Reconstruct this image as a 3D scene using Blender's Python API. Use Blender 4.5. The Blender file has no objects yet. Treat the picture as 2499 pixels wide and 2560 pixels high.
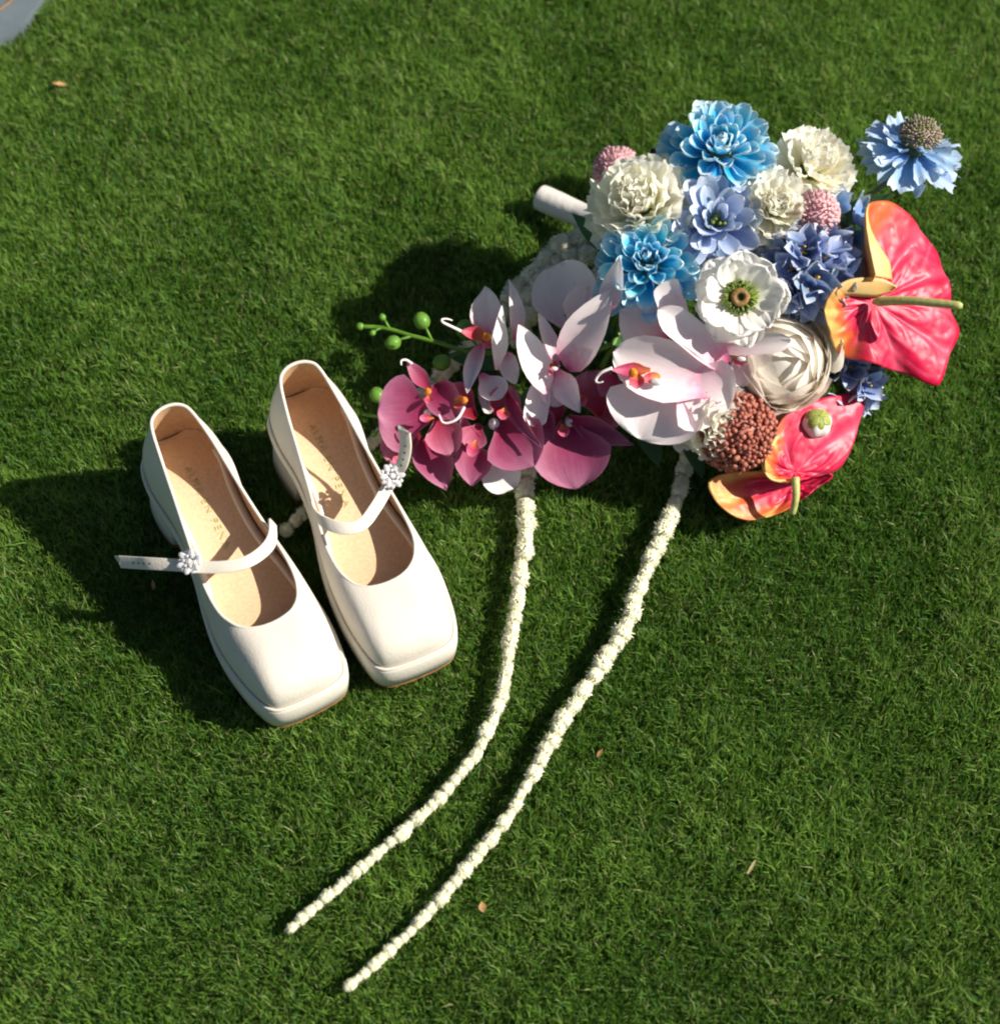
import bpy, math, random
import numpy as np
from mathutils import Matrix, Vector

R = math.radians
rng = np.random.default_rng(7)
random.seed(7)
scene = bpy.context.scene

# ------------------------------------------------------------------ camera
ELEV, DIST, FPX = R(60), 1.45, 34 * 100 * 1.45      # pitch below horizon, metres to the centre of view, focal length in photo pixels
PW, PH = 2499.0, 2560.0
CAM = Vector((0, -DIST * math.cos(ELEV), DIST * math.sin(ELEV)))
FWD = Vector((0, math.cos(ELEV), -math.sin(ELEV)))
UPV = Vector((0, math.sin(ELEV), math.cos(ELEV)))
cam_d = bpy.data.cameras.new('camera')
cam = bpy.data.objects.new('camera', cam_d)
scene.collection.objects.link(cam)
cam.location = CAM
cam.rotation_euler = (math.pi / 2 - ELEV, 0, 0)
cam_d.sensor_width = 36
cam_d.lens = 36 * FPX / PH
cam_d.clip_start = 0.05
cam_d.clip_end = 500
cam_d.dof.use_dof = True
cam_d.dof.focus_distance = 1.40
cam_d.dof.aperture_fstop = 5.6
scene.camera = cam

# ------------------------------------------------------------------ daylight
SUN_EL, SUN_AZ = R(40.5), R(-3)       # azimuth measured from +x towards +y
to_sun = Vector((math.cos(SUN_EL) * math.cos(SUN_AZ), math.cos(SUN_EL) * math.sin(SUN_AZ), math.sin(SUN_EL)))
world = bpy.data.worlds.new('World')
scene.world = world
world.use_nodes = True
wn = world.node_tree
wn.nodes.clear()
sky = wn.nodes.new('ShaderNodeTexSky')
sky.sky_type = 'NISHITA'
sky.sun_disc = False
sky.air_density = 0.65
sky.dust_density = 1.4
sky.ozone_density = 0.35
sky.sun_elevation = SUN_EL
sky.sun_rotation = math.pi / 2 - SUN_AZ
bg = wn.nodes.new('ShaderNodeBackground')
bg.inputs['Strength'].default_value = 0.056
wo = wn.nodes.new('ShaderNodeOutputWorld')
wn.links.new(sky.outputs[0], bg.inputs[0])
wn.links.new(bg.outputs[0], wo.inputs[0])
sun_d = bpy.data.lights.new('sun', 'SUN')
sun_d.energy = 5.0
sun_d.angle = R(0.6)
sun_d.color = (1.0, 0.93, 0.82)
sun = bpy.data.objects.new('sun', sun_d)
scene.collection.objects.link(sun)
sun.rotation_euler = (-to_sun).to_track_quat('-Z', 'Y').to_euler()
scene.view_settings.view_transform = 'Standard'
scene.view_settings.look = 'None'
scene.view_settings.exposure = 0.55
scene.view_settings.gamma = 1.0
scene.cycles.filter_width = 2.1
scene.cycles.max_bounces = 9
scene.cycles.diffuse_bounces = 6
scene.cycles.transparent_max_bounces = 6

# ------------------------------------------------------------------ helpers
C = scene.collection
WM = {}


def ray(px, py):
    return (FWD + Vector((1, 0, 0)) * ((px - PW / 2) / FPX) - UPV * ((py - PH / 2) / FPX))


def P(px, py, h):
    d = ray(px, py)
    t = (h - CAM.z) / d.z
    return CAM + d * t


def on_plane(px, py, p0, n):
    d = ray(px, py)
    t = (p0 - CAM).dot(n) / d.dot(n)
    return CAM + d * t


def view_dir(p):
    return (CAM - p).normalized()


def place(o, W, parent=None):
    C.objects.link(o)
    WM[o] = W
    if parent is not None:
        o.parent = parent
        o.matrix_basis = WM[parent].inverted() @ W
    else:
        o.matrix_basis = W


def tag(o, label=None, cat=None, group=None, kind=None):
    if label: o['label'] = label
    if cat: o['category'] = cat
    if group: o['group'] = group
    if kind: o['kind'] = kind
    return o


def mesh(name, verts, faces, mats, uv=None, smooth=True, mat_idx=None, tint=None):
    me = bpy.data.meshes.new(name)
    me.from_pydata([tuple(map(float, v)) for v in verts], [], faces)
    for m in (mats if isinstance(mats, (list, tuple)) else [mats]):
        me.materials.append(m)
    if smooth:
        me.polygons.foreach_set('use_smooth', [True] * len(me.polygons))
    if mat_idx is not None:
        me.polygons.foreach_set('material_index', mat_idx)
    if uv is not None:
        li = np.zeros(len(me.loops), dtype=np.int32)
        me.loops.foreach_get('vertex_index', li)
        u = me.uv_layers.new(name='UVMap')
        u.data.foreach_set('uv', np.asarray(uv, dtype=np.float32)[li].ravel())
    if tint is not None:
        a = me.color_attributes.new('tint', 'FLOAT_COLOR', 'POINT')
        t = np.ones((len(verts), 4), dtype=np.float32)
        t[:, :3] = tint
        a.data.foreach_set('color', t.ravel())
    me.update()
    return me


def link(name, me, W=None, parent=None):
    o = bpy.data.objects.new(name, me)
    place(o, W if W is not None else Matrix(), parent)
    return o


def wobj(name, verts, faces, mats, parent=None, **kw):
    """a mesh given in world coordinates, its origin set at its middle"""
    v = np.array([tuple(p) for p in verts], dtype=float)
    c = v.mean(axis=0)
    return link(name, mesh(name, v - c, faces, mats, **kw), Matrix.Translation(Vector(c)), parent)


def empty(name, W, parent=None):
    o = bpy.data.objects.new(name, None)
    o.empty_display_size = 0.02
    place(o, W, parent)
    return o


def catmull(pts, n, closed=False):
    pts = [np.array(tuple(p), dtype=float) for p in pts]
    m = len(pts)
    segs = m if closed else m - 1
    out = []
    for k in range(n):
        t = k / n * segs if closed else k / (n - 1) * segs
        i = min(int(t), segs - 1)
        f = t - i
        if closed:
            p = [pts[(i + j - 1) % m] for j in range(4)]
        else:
            p = [pts[max(0, min(m - 1, i + j - 1))] for j in range(4)]
        out.append(0.5 * ((2 * p[1]) + (p[2] - p[0]) * f + (2 * p[0] - 5 * p[1] + 4 * p[2] - p[3]) * f * f
                          + (3 * p[1] - p[0] - 3 * p[2] + p[3]) * f ** 3))
    return out


def tube(path, rad, sides=8, closed=False, cap=True):
    path = [Vector(tuple(p)) for p in path]
    n = len(path)
    rads = rad if hasattr(rad, '__len__') else [rad] * n
    vs, fs, uv = [], [], []
    nrm = None
    for i in range(n):
        a = path[(i - 1) % n] if (closed or i > 0) else path[i]
        b = path[(i + 1) % n] if (closed or i < n - 1) else path[i]
        t = (b - a).normalized()
        if nrm is None:
            nrm = t.orthogonal().normalized()
        nrm = (nrm - t * nrm.dot(t)).normalized()
        bi = t.cross(nrm)
        for s in range(sides):
            an = 2 * math.pi * s / sides
            vs.append(path[i] + (nrm * math.cos(an) + bi * math.sin(an)) * rads[i])
            uv.append((s / sides, i / max(1, n - 1)))
    for i in range(n if closed else n - 1):
        j = (i + 1) % n
        for s in range(sides):
            s2 = (s + 1) % sides
            fs.append((i * sides + s, i * sides + s2, j * sides + s2, j * sides + s))
    if cap and not closed:
        fs.append(tuple(range(sides - 1, -1, -1)))
        fs.append(tuple((n - 1) * sides + s for s in range(sides)))
    return vs, fs, uv


def ico(sub=1):
    t = (1 + 5 ** 0.5) / 2
    v = [(-1, t, 0), (1, t, 0), (-1, -t, 0), (1, -t, 0), (0, -1, t), (0, 1, t), (0, -1, -t), (0, 1, -t), (t, 0, -1), (t, 0, 1), (-t, 0, -1), (-t, 0, 1)]
    v = [np.array(p) / np.linalg.norm(p) for p in v]
    f = [(0, 11, 5), (0, 5, 1), (0, 1, 7), (0, 7, 10), (0, 10, 11), (1, 5, 9), (5, 11, 4), (11, 10, 2), (10, 7, 6), (7, 1, 8),
         (3, 9, 4), (3, 4, 2), (3, 2, 6), (3, 6, 8), (3, 8, 9), (4, 9, 5), (2, 4, 11), (6, 2, 10), (8, 6, 7), (9, 8, 1)]
    for _ in range(sub):
        cache, nf = {}, []
        def mid(a, b):
            k = (min(a, b), max(a, b))
            if k not in cache:
                m = v[a] + v[b]
                v.append(m / np.linalg.norm(m))
                cache[k] = len(v) - 1
            return cache[k]
        for a, b, c in f:
            ab, bc, ca = mid(a, b), mid(b, c), mid(c, a)
            nf += [(a, ab, ca), (b, bc, ab), (c, ca, bc), (ab, bc, ca)]
        f = nf
    return np.array(v), f


def frame(p, z, y=None):
    z = Vector(tuple(z)).normalized()
    y = Vector((0.03, 1, 0.02)) if y is None else Vector(tuple(y))
    x = y.cross(z)
    if x.length < 1e-5:
        x = Vector((1, 0, 0))
    x.normalize()
    y = z.cross(x)
    M = Matrix((x, y, z)).transposed().to_4x4()
    M.translation = Vector(tuple(p))
    return M


# ------------------------------------------------------------------ materials
def nodes_of(name):
    m = bpy.data.materials.new(name)
    m.use_nodes = True
    nt = m.node_tree
    nt.nodes.clear()
    out = nt.nodes.new('ShaderNodeOutputMaterial')
    return m, nt, out


def N(nt, typ, **kw):
    n = nt.nodes.new(typ)
    for k, v in kw.items():
        if k in n.inputs.keys():
            n.inputs[k].default_value = v
        else:
            setattr(n, k, v)
    return n


def ramp(nt, stops):
    r = nt.nodes.new('ShaderNodeValToRGB')
    e = r.color_ramp.elements
    while len(e) < len(stops):
        e.new(0.5)
    for el, (p, c) in zip(e, stops):
        el.position = p
        el.color = (*c, 1)
    return r


def mathn(nt, op, a, b=None, c=None):
    n = nt.nodes.new('ShaderNodeMath')
    n.operation = op
    for i, x in enumerate((a, b, c)):
        if x is None: continue
        if isinstance(x, (int, float)):
            n.inputs[i].default_value = x
        else:
            nt.links.new(x, n.inputs[i])
    return n.outputs[0]


def mixc(nt, fac, a, b, typ='MIX'):
    n = nt.nodes.new('ShaderNodeMix')
    n.data_type = 'RGBA'
    n.blend_type = typ
    for i, x in ((0, fac), (6, a), (7, b)):
        if isinstance(x, (int, float)):
            n.inputs[i].default_value = x
        elif isinstance(x, tuple):
            n.inputs[i].default_value = (*x, 1)
        else:
            nt.links.new(x, n.inputs[i])
    return n.outputs[2]


def petal_mat(name, stops, trans=0.3, rough=0.55, vein=None, vein_amt=0.35, edge=None, edge_amt=0.6, mott=0.10, bump=0.25, tintattr=False, spec=0.3):
    m, nt, out = nodes_of(name)
    L = nt.links.new
    uv = N(nt, 'ShaderNodeUVMap')
    uv.uv_map = 'UVMap'
    sep = N(nt, 'ShaderNodeSeparateXYZ')
    L(uv.outputs[0], sep.inputs[0])
    geo = N(nt, 'ShaderNodeTexCoord')
    noi = N(nt, 'ShaderNodeTexNoise', Scale=160.0, Detail=3.0)
    L(geo.outputs['Object'], noi.inputs['Vector'])
    v = mathn(nt, 'ADD', sep.outputs[1], mathn(nt, 'MULTIPLY', mathn(nt, 'SUBTRACT', noi.outputs[0], 0.5), 0.35))
    rp = ramp(nt, stops)
    L(v, rp.inputs[0])
    col = rp.outputs[0]
    # fibres that run from the base to the rim
    mp = N(nt, 'ShaderNodeMapping')
    mp.inputs['Scale'].default_value = (14, 1.2, 1)
    L(uv.outputs[0], mp.inputs[0])
    fib = N(nt, 'ShaderNodeTexNoise', Scale=2.2, Detail=3.0, Distortion=0.5)
    L(mp.outputs[0], fib.inputs['Vector'])
    if vein:
        f = mathn(nt, 'MULTIPLY', mathn(nt, 'POWER', mathn(nt, 'SMOOTH_MIN', mathn(nt, 'MULTIPLY', fib.outputs[0], 1.5), 1.0, 0.1), 3.0), vein_amt)
        col = mixc(nt, f, col, vein)
    if edge:
        u = mathn(nt, 'ABSOLUTE', mathn(nt, 'MULTIPLY_ADD', sep.outputs[0], 2.0, -1.0))
        ef = mathn(nt, 'MULTIPLY', mathn(nt, 'POWER', mathn(nt, 'MAXIMUM', u, mathn(nt, 'MULTIPLY', sep.outputs[1], 0.97)), 5.0), edge_amt)
        col = mixc(nt, ef, col, edge)
    oi = N(nt, 'ShaderNodeObjectInfo')
    hsv = N(nt, 'ShaderNodeHueSaturation')
    L(mathn(nt, 'MULTIPLY_ADD', oi.outputs['Random'], mott * 2, 1 - mott), hsv.inputs['Value'])
    L(mathn(nt, 'MULTIPLY_ADD', oi.outputs['Random'], 0.03, 0.485), hsv.inputs['Hue'])
    L(col, hsv.inputs['Color'])
    bs = N(nt, 'ShaderNodeBsdfPrincipled', Roughness=rough)
    bs.inputs['Specular IOR Level'].default_value = spec
    L(hsv.outputs[0], bs.inputs['Base Color'])
    bp = N(nt, 'ShaderNodeBump', Strength=bump, Distance=0.0008)
    L(fib.outputs[0], bp.inputs['Height'])
    L(bp.outputs[0], bs.inputs['Normal'])
    tr = N(nt, 'ShaderNodeBsdfTranslucent')
    L(hsv.outputs[0], tr.inputs[0])
    mx = N(nt, 'ShaderNodeMixShader')
    mx.inputs[0].default_value = trans
    L(bs.outputs[0], mx.inputs[1])
    L(tr.outputs[0], mx.inputs[2])
    L(mx.outputs[0], out.inputs[0])
    return m


def plain(name, col, rough=0.5, noise=0.15, scale=60.0, bump=0.2, bdist=0.0006, bscale=None, metal=0.0, spec=0.4, trans=0.0, col2=None, detail=4.0):
    m, nt, out = nodes_of(name)
    L = nt.links.new
    tc = N(nt, 'ShaderNodeTexCoord')
    noi = N(nt, 'ShaderNodeTexNoise', Scale=scale, Detail=detail)
    L(tc.outputs['Object'], noi.inputs['Vector'])
    c2 = col2 if col2 else tuple(c * (1 - noise * 2) for c in col)
    c1 = col if col2 else tuple(min(1, c * (1 + noise * 0.6)) for c in col)
    rp = ramp(nt, [(0.32, c2), (0.68, c1)])
    L(noi.outputs[0], rp.inputs[0])
    bs = N(nt, 'ShaderNodeBsdfPrincipled', Roughness=rough, Metallic=metal)
    bs.inputs['Specular IOR Level'].default_value = spec
    L(rp.outputs[0], bs.inputs['Base Color'])
    n2 = N(nt, 'ShaderNodeTexNoise', Scale=bscale or scale * 6, Detail=3.0)
    L(tc.outputs['Object'], n2.inputs['Vector'])
    bp = N(nt, 'ShaderNodeBump', Strength=bump, Distance=bdist)
    L(n2.outputs[0], bp.inputs['Height'])
    L(bp.outputs[0], bs.inputs['Normal'])
    sh = bs.outputs[0]
    if trans:
        tr = N(nt, 'ShaderNodeBsdfTranslucent')
        L(rp.outputs[0], tr.inputs[0])
        mx = N(nt, 'ShaderNodeMixShader')
        mx.inputs[0].default_value = trans
        L(sh, mx.inputs[1]); L(tr.outputs[0], mx.inputs[2])
        sh = mx.outputs[0]
    L(sh, out.inputs[0])
    return m


M = {}
M['leather'] = plain('ivory_leather', (0.71, 0.665, 0.575), rough=0.56, noise=0.045, scale=24, bump=0.6, bdist=0.0004, bscale=560, spec=0.32)
M['lining'] = plain('tan_lining', (0.58, 0.39, 0.23), rough=0.65, noise=0.08, scale=300, bump=0.4, bdist=0.0003, bscale=1200, spec=0.2)
M['insole'] = plain('tan_insole', (0.68, 0.49, 0.31), rough=0.65, noise=0.06, scale=420, bump=0.5, bdist=0.0003, bscale=1300, spec=0.2)
M['sole'] = plain('brown_sole', (0.30, 0.13, 0.05), rough=0.6, noise=0.15)
M['gold'] = plain('faded_gold_print', (0.50, 0.47, 0.17), rough=0.45, noise=0.25, scale=500, metal=0.1)
M['silver'] = plain('silver_setting', (0.75, 0.75, 0.76), rough=0.22, noise=0.05, metal=1.0)
M['satin'] = plain('ivory_satin', (0.78, 0.74, 0.68), rough=0.36, noise=0.04, scale=40, bump=0.6, bdist=0.003, bscale=45, spec=0.5)
M['stem'] = plain('green_stem', (0.12, 0.27, 0.025), rough=0.45, noise=0.2, scale=90, trans=0.1)
M['bud'] = plain('green_bud', (0.16, 0.36, 0.045), rough=0.4, noise=0.2, scale=120, trans=0.2)
M['calyx'] = plain('dull_green_calyx', (0.10, 0.17, 0.05), rough=0.55, noise=0.25, scale=120)
M['darkstem'] = plain('olive_stem', (0.10, 0.12, 0.055), rough=0.6, noise=0.2, scale=200)
M['amar'] = plain('cream_green_amaranth', (0.93, 0.91, 0.69), rough=0.7, noise=0.05, scale=200, col2=(0.84, 0.85, 0.56), bump=0.2, bdist=0.0004, bscale=700, trans=0.16)
M['leaf'] = petal_mat('bouquet_leaf', [(0.0, (0.03, 0.10, 0.03)), (1.0, (0.06, 0.17, 0.06))], trans=0.25, rough=0.4, vein=(0.15, 0.28, 0.12), mott=0.2)
M['teal_leaf'] = petal_mat('teal_leaf', [(0.0, (0.02, 0.10, 0.09)), (1.0, (0.03, 0.20, 0.18))], trans=0.2, rough=0.4, mott=0.2)

m, nt, out = nodes_of('clear_crystal')
g = N(nt, 'ShaderNodeBsdfPrincipled', Roughness=0.03)
g.inputs['Base Color'].default_value = (0.95, 0.95, 0.97, 1)
g.inputs['Metallic'].default_value = 0.2
g.inputs['Transmission Weight'].default_value = 0.3
g.inputs['IOR'].default_value = 1.6
g.inputs['Coat Weight'].default_value = 0.6
g.inputs['Specular IOR Level'].default_value = 0.9
nt.links.new(g.outputs[0], out.inputs[0])
M['crystal'] = m

M['dahlia'] = petal_mat('cerulean_petal', [(0.0, (0.001, 0.22, 0.42)), (0.30, (0.004, 0.44, 0.74)), (0.65, (0.08, 0.60, 0.85)), (1.0, (0.66, 0.87, 0.93))], edge=(0.82, 0.92, 0.95), edge_amt=0.75, trans=0.28, mott=0.12)  # pale tips: petal pigment, whitened further to put sunlit edges into the colour
M['peri'] = petal_mat('periwinkle_petal', [(0.0, (0.16, 0.24, 0.48)), (0.45, (0.36, 0.50, 0.76)), (1.0, (0.68, 0.77, 0.90))], edge=(0.82, 0.85, 0.92), edge_amt=0.5, trans=0.22, mott=0.16, vein=(0.16, 0.24, 0.50), vein_amt=0.3)
M['slate'] = petal_mat('slate_blue_petal', [(0.0, (0.07, 0.13, 0.30)), (0.5, (0.24, 0.36, 0.60)), (1.0, (0.60, 0.69, 0.84))], edge=(0.80, 0.83, 0.91), edge_amt=0.5, trans=0.22, mott=0.22, vein=(0.07, 0.12, 0.30), vein_amt=0.3)
M['scab'] = petal_mat('sky_blue_petal', [(0.0, (0.16, 0.36, 0.62)), (0.5, (0.28, 0.50, 0.82)), (1.0, (0.66, 0.79, 0.93))], edge=(0.72, 0.82, 0.94), edge_amt=0.3, trans=0.32, mott=0.16, vein=(0.10, 0.30, 0.66), vein_amt=0.4)
M['cream'] = petal_mat('cream_petal', [(0.0, (0.90, 0.84, 0.46)), (0.35, (0.96, 0.93, 0.76)), (1.0, (0.97, 0.955, 0.87))], trans=0.45, mott=0.02, edge=(0.95, 0.945, 0.89), edge_amt=0.6, bump=0.12)
M['ivory'] = petal_mat('ivory_petal', [(0.0, (0.88, 0.76, 0.52)), (0.5, (0.95, 0.89, 0.79)), (1.0, (0.97, 0.93, 0.87))], trans=0.42, mott=0.03, edge=(0.95, 0.92, 0.87), edge_amt=0.5, vein=(0.78, 0.66, 0.50), vein_amt=0.2, bump=0.12)
M['white'] = petal_mat('white_petal', [(0.0, (0.50, 0.56, 0.18)), (0.18, (0.74, 0.76, 0.48)), (0.34, (0.94, 0.92, 0.85)), (1.0, (0.96, 0.95, 0.92))], trans=0.35, mott=0.03, bump=0.12)
M['peach'] = petal_mat('peach_petal', [(0.0, (0.50, 0.18, 0.09)), (1.0, (0.62, 0.42, 0.32))], trans=0.3, mott=0.1)
M['blush'] = petal_mat('blush_petal', [(0.0, (0.60, 0.25, 0.24)), (1.0, (0.80, 0.58, 0.54))], trans=0.3, mott=0.1)
M['orchid'] = petal_mat('pale_pink_orchid_petal', [(0.0, (0.72, 0.08, 0.28)), (0.15, (0.82, 0.36, 0.50)), (0.34, (0.91, 0.72, 0.77)), (0.62, (0.94, 0.85, 0.86)), (1.0, (0.96, 0.92, 0.91))], trans=0.30, mott=0.04, vein=(0.82, 0.52, 0.62), vein_amt=0.24, bump=0.15)
M['whorchid'] = petal_mat('white_orchid_petal', [(0.0, (0.78, 0.46, 0.56)), (0.22, (0.91, 0.82, 0.84)), (0.6, (0.94, 0.91, 0.91)), (1.0, (0.95, 0.93, 0.93))], trans=0.3, mott=0.03, vein=(0.86, 0.74, 0.78), vein_amt=0.2, bump=0.12)
M['magenta'] = petal_mat('magenta_orchid_petal', [(0.0, (0.36, 0.008, 0.03)), (0.22, (0.38, 0.028, 0.080)), (0.60, (0.42, 0.085, 0.165)), (1.0, (0.52, 0.18, 0.28))], trans=0.24, mott=0.22, vein=(0.28, 0.015, 0.09), vein_amt=0.45, edge=(0.58, 0.28, 0.42), edge_amt=0.5, bump=0.15)
M['lip'] = petal_mat('orchid_lip', [(0.0, (0.62, 0.30, 0.04)), (0.25, (0.62, 0.20, 0.07)), (0.55, (0.58, 0.06, 0.14)), (1.0, (0.70, 0.28, 0.40))], trans=0.2, rough=0.45, mott=0.15, vein=(0.50, 0.02, 0.05), vein_amt=0.5)
M['callus'] = plain('orange_callus', (0.72, 0.33, 0.01), rough=0.4, noise=0.3, scale=300, col2=(0.50, 0.06, 0.01))
M['column'] = plain('white_column', (0.80, 0.74, 0.72), rough=0.4, noise=0.05)
M['pinkball'] = plain('dusty_pink_florets', (0.88, 0.57, 0.59), rough=0.6, noise=0.1, scale=140, col2=(0.70, 0.40, 0.45), trans=0.2)
M['brownball'] = plain('russet_florets', (0.46, 0.16, 0.11), rough=0.5, noise=0.25, scale=240, col2=(0.24, 0.06, 0.04))
M['pincushion'] = plain('mauve_green_pincushion', (0.36, 0.27, 0.25), rough=0.7, noise=0.2, scale=180, col2=(0.17, 0.19, 0.05))
M['stamen'] = plain('olive_stamens', (0.22, 0.30, 0.045), rough=0.6, noise=0.25, scale=260, col2=(0.10, 0.15, 0.03))
M['eye'] = plain('brown_eye', (0.36, 0.17, 0.05), rough=0.6, noise=0.3, scale=500, col2=(0.12, 0.10, 0.03))
M['pollen'] = plain('yellow_pollen', (0.60, 0.36, 0.03), rough=0.6, noise=0.2, scale=400)
M['spadix'] = plain('pale_green_spadix', (0.50, 0.50, 0.17), rough=0.5, noise=0.12, scale=300, bump=0.6, bdist=0.0006, bscale=1400)
M['rim_under'] = plain('yellow_orange_margin', (0.74, 0.62, 0.24), rough=0.5, noise=0.1, scale=45, col2=(0.76, 0.44, 0.17), bump=0.2, trans=0.12)

# spathe: pigment stored per vertex, waxy skin with puckered relief
m, nt, out = nodes_of('waxy_red_spathe')
L_ = nt.links.new
at = N(nt, 'ShaderNodeAttribute'); at.attribute_name = 'tint'
tc = N(nt, 'ShaderNodeTexCoord')
no = N(nt, 'ShaderNodeTexNoise', Scale=60.0, Detail=3.0)
L_(tc.outputs['Object'], no.inputs['Vector'])
cc = mixc(nt, mathn(nt, 'MULTIPLY', mathn(nt, 'POWER', no.outputs[0], 2.0), 0.9), at.outputs['Color'], (0.50, 0.0, 0.03))
bs = N(nt, 'ShaderNodeBsdfPrincipled', Roughness=0.42)
bs.inputs['Specular IOR Level'].default_value = 0.42
L_(cc, bs.inputs['Base Color'])
n2 = N(nt, 'ShaderNodeTexVoronoi', Scale=150.0); n2.feature = 'SMOOTH_F1'
L_(tc.outputs['Object'], n2.inputs['Vector'])
bp = N(nt, 'ShaderNodeBump', Strength=0.35, Distance=0.0022)
L_(n2.outputs[0], bp.inputs['Height']); L_(bp.outputs[0], bs.inputs['Normal'])
tr = N(nt, 'ShaderNodeBsdfTranslucent'); L_(cc, tr.inputs[0])
mx = N(nt, 'ShaderNodeMixShader'); mx.inputs[0].default_value = 0.16
L_(bs.outputs[0], mx.inputs[1]); L_(tr.outputs[0], mx.inputs[2]); L_(mx.outputs[0], out.inputs[0])
M['spathe'] = m

# grass blades: colour varies per blade (attribute) and in broad patches
m, nt, out = nodes_of('grass_blades')
L_ = nt.links.new
at = N(nt, 'ShaderNodeAttribute'); at.attribute_name = 'tint'
bs = N(nt, 'ShaderNodeBsdfPrincipled', Roughness=0.42)
bs.inputs['Specular IOR Level'].default_value = 0.2
L_(at.outputs['Color'], bs.inputs['Base Color'])
tr = N(nt, 'ShaderNodeBsdfTranslucent'); L_(at.outputs['Color'], tr.inputs[0])
mx = N(nt, 'ShaderNodeMixShader'); mx.inputs[0].default_value = 0.4
L_(bs.outputs[0], mx.inputs[1]); L_(tr.outputs[0], mx.inputs[2]); L_(mx.outputs[0], out.inputs[0])
M['grass'] = m
M['soil'] = plain('lawn_ground', (0.10, 0.18, 0.03), rough=0.9, noise=0.3, scale=30, col2=(0.06, 0.11, 0.02), bump=0.8, bdist=0.004)
M['slab'] = plain('blue_grey_slab', (0.13, 0.165, 0.185), rough=0.7, noise=0.15, scale=22, col2=(0.075, 0.10, 0.12), bump=0.4)
M['brown_trim'] = plain('brown_trim', (0.18, 0.13, 0.09), rough=0.7, noise=0.2)
M['dry'] = plain('dry_leaf', (0.52, 0.30, 0.12), rough=0.7, noise=0.25, scale=200, trans=0.2)
M['straw'] = plain('straw', (0.50, 0.42, 0.20), rough=0.7, noise=0.2, scale=200)

# ------------------------------------------------------------------ lawn
SOIL = -0.011      # z = 0 is the top of the sward
gv, gf = [], []
g = [-60, -8, -2, -0.9, 0, 0.9, 2, 8, 60]
for y in g:
    for x in g:
        gv.append((x, y, SOIL))
for j in range(8):
    for i in range(8):
        gf.append((j * 9 + i, j * 9 + i + 1, j * 9 + i + 10, j * 9 + i + 9))
lawn = link('ground', mesh('ground', gv, gf, M['soil']))
tag(lawn, 'flat earth under the short green lawn', kind='structure')


def vnoise(x, y, s, seed):
    r = np.random.default_rng(seed)
    tab = r.random((64, 64))
    X, Y = x * s + 100, y * s + 100
    xi, yi = np.floor(X).astype(int), np.floor(Y).astype(int)
    fx, fy = X - xi, Y - yi
    fx, fy = fx * fx * (3 - 2 * fx), fy * fy * (3 - 2 * fy)
    a = tab[xi % 64, yi % 64]; b = tab[(xi + 1) % 64, yi % 64]; c = tab[xi % 64, (yi + 1) % 64]; d = tab[(xi + 1) % 64, (yi + 1) % 64]
    return (a * (1 - fx) + b * fx) * (1 - fy) + (c * (1 - fx) + d * fx) * fy


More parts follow.
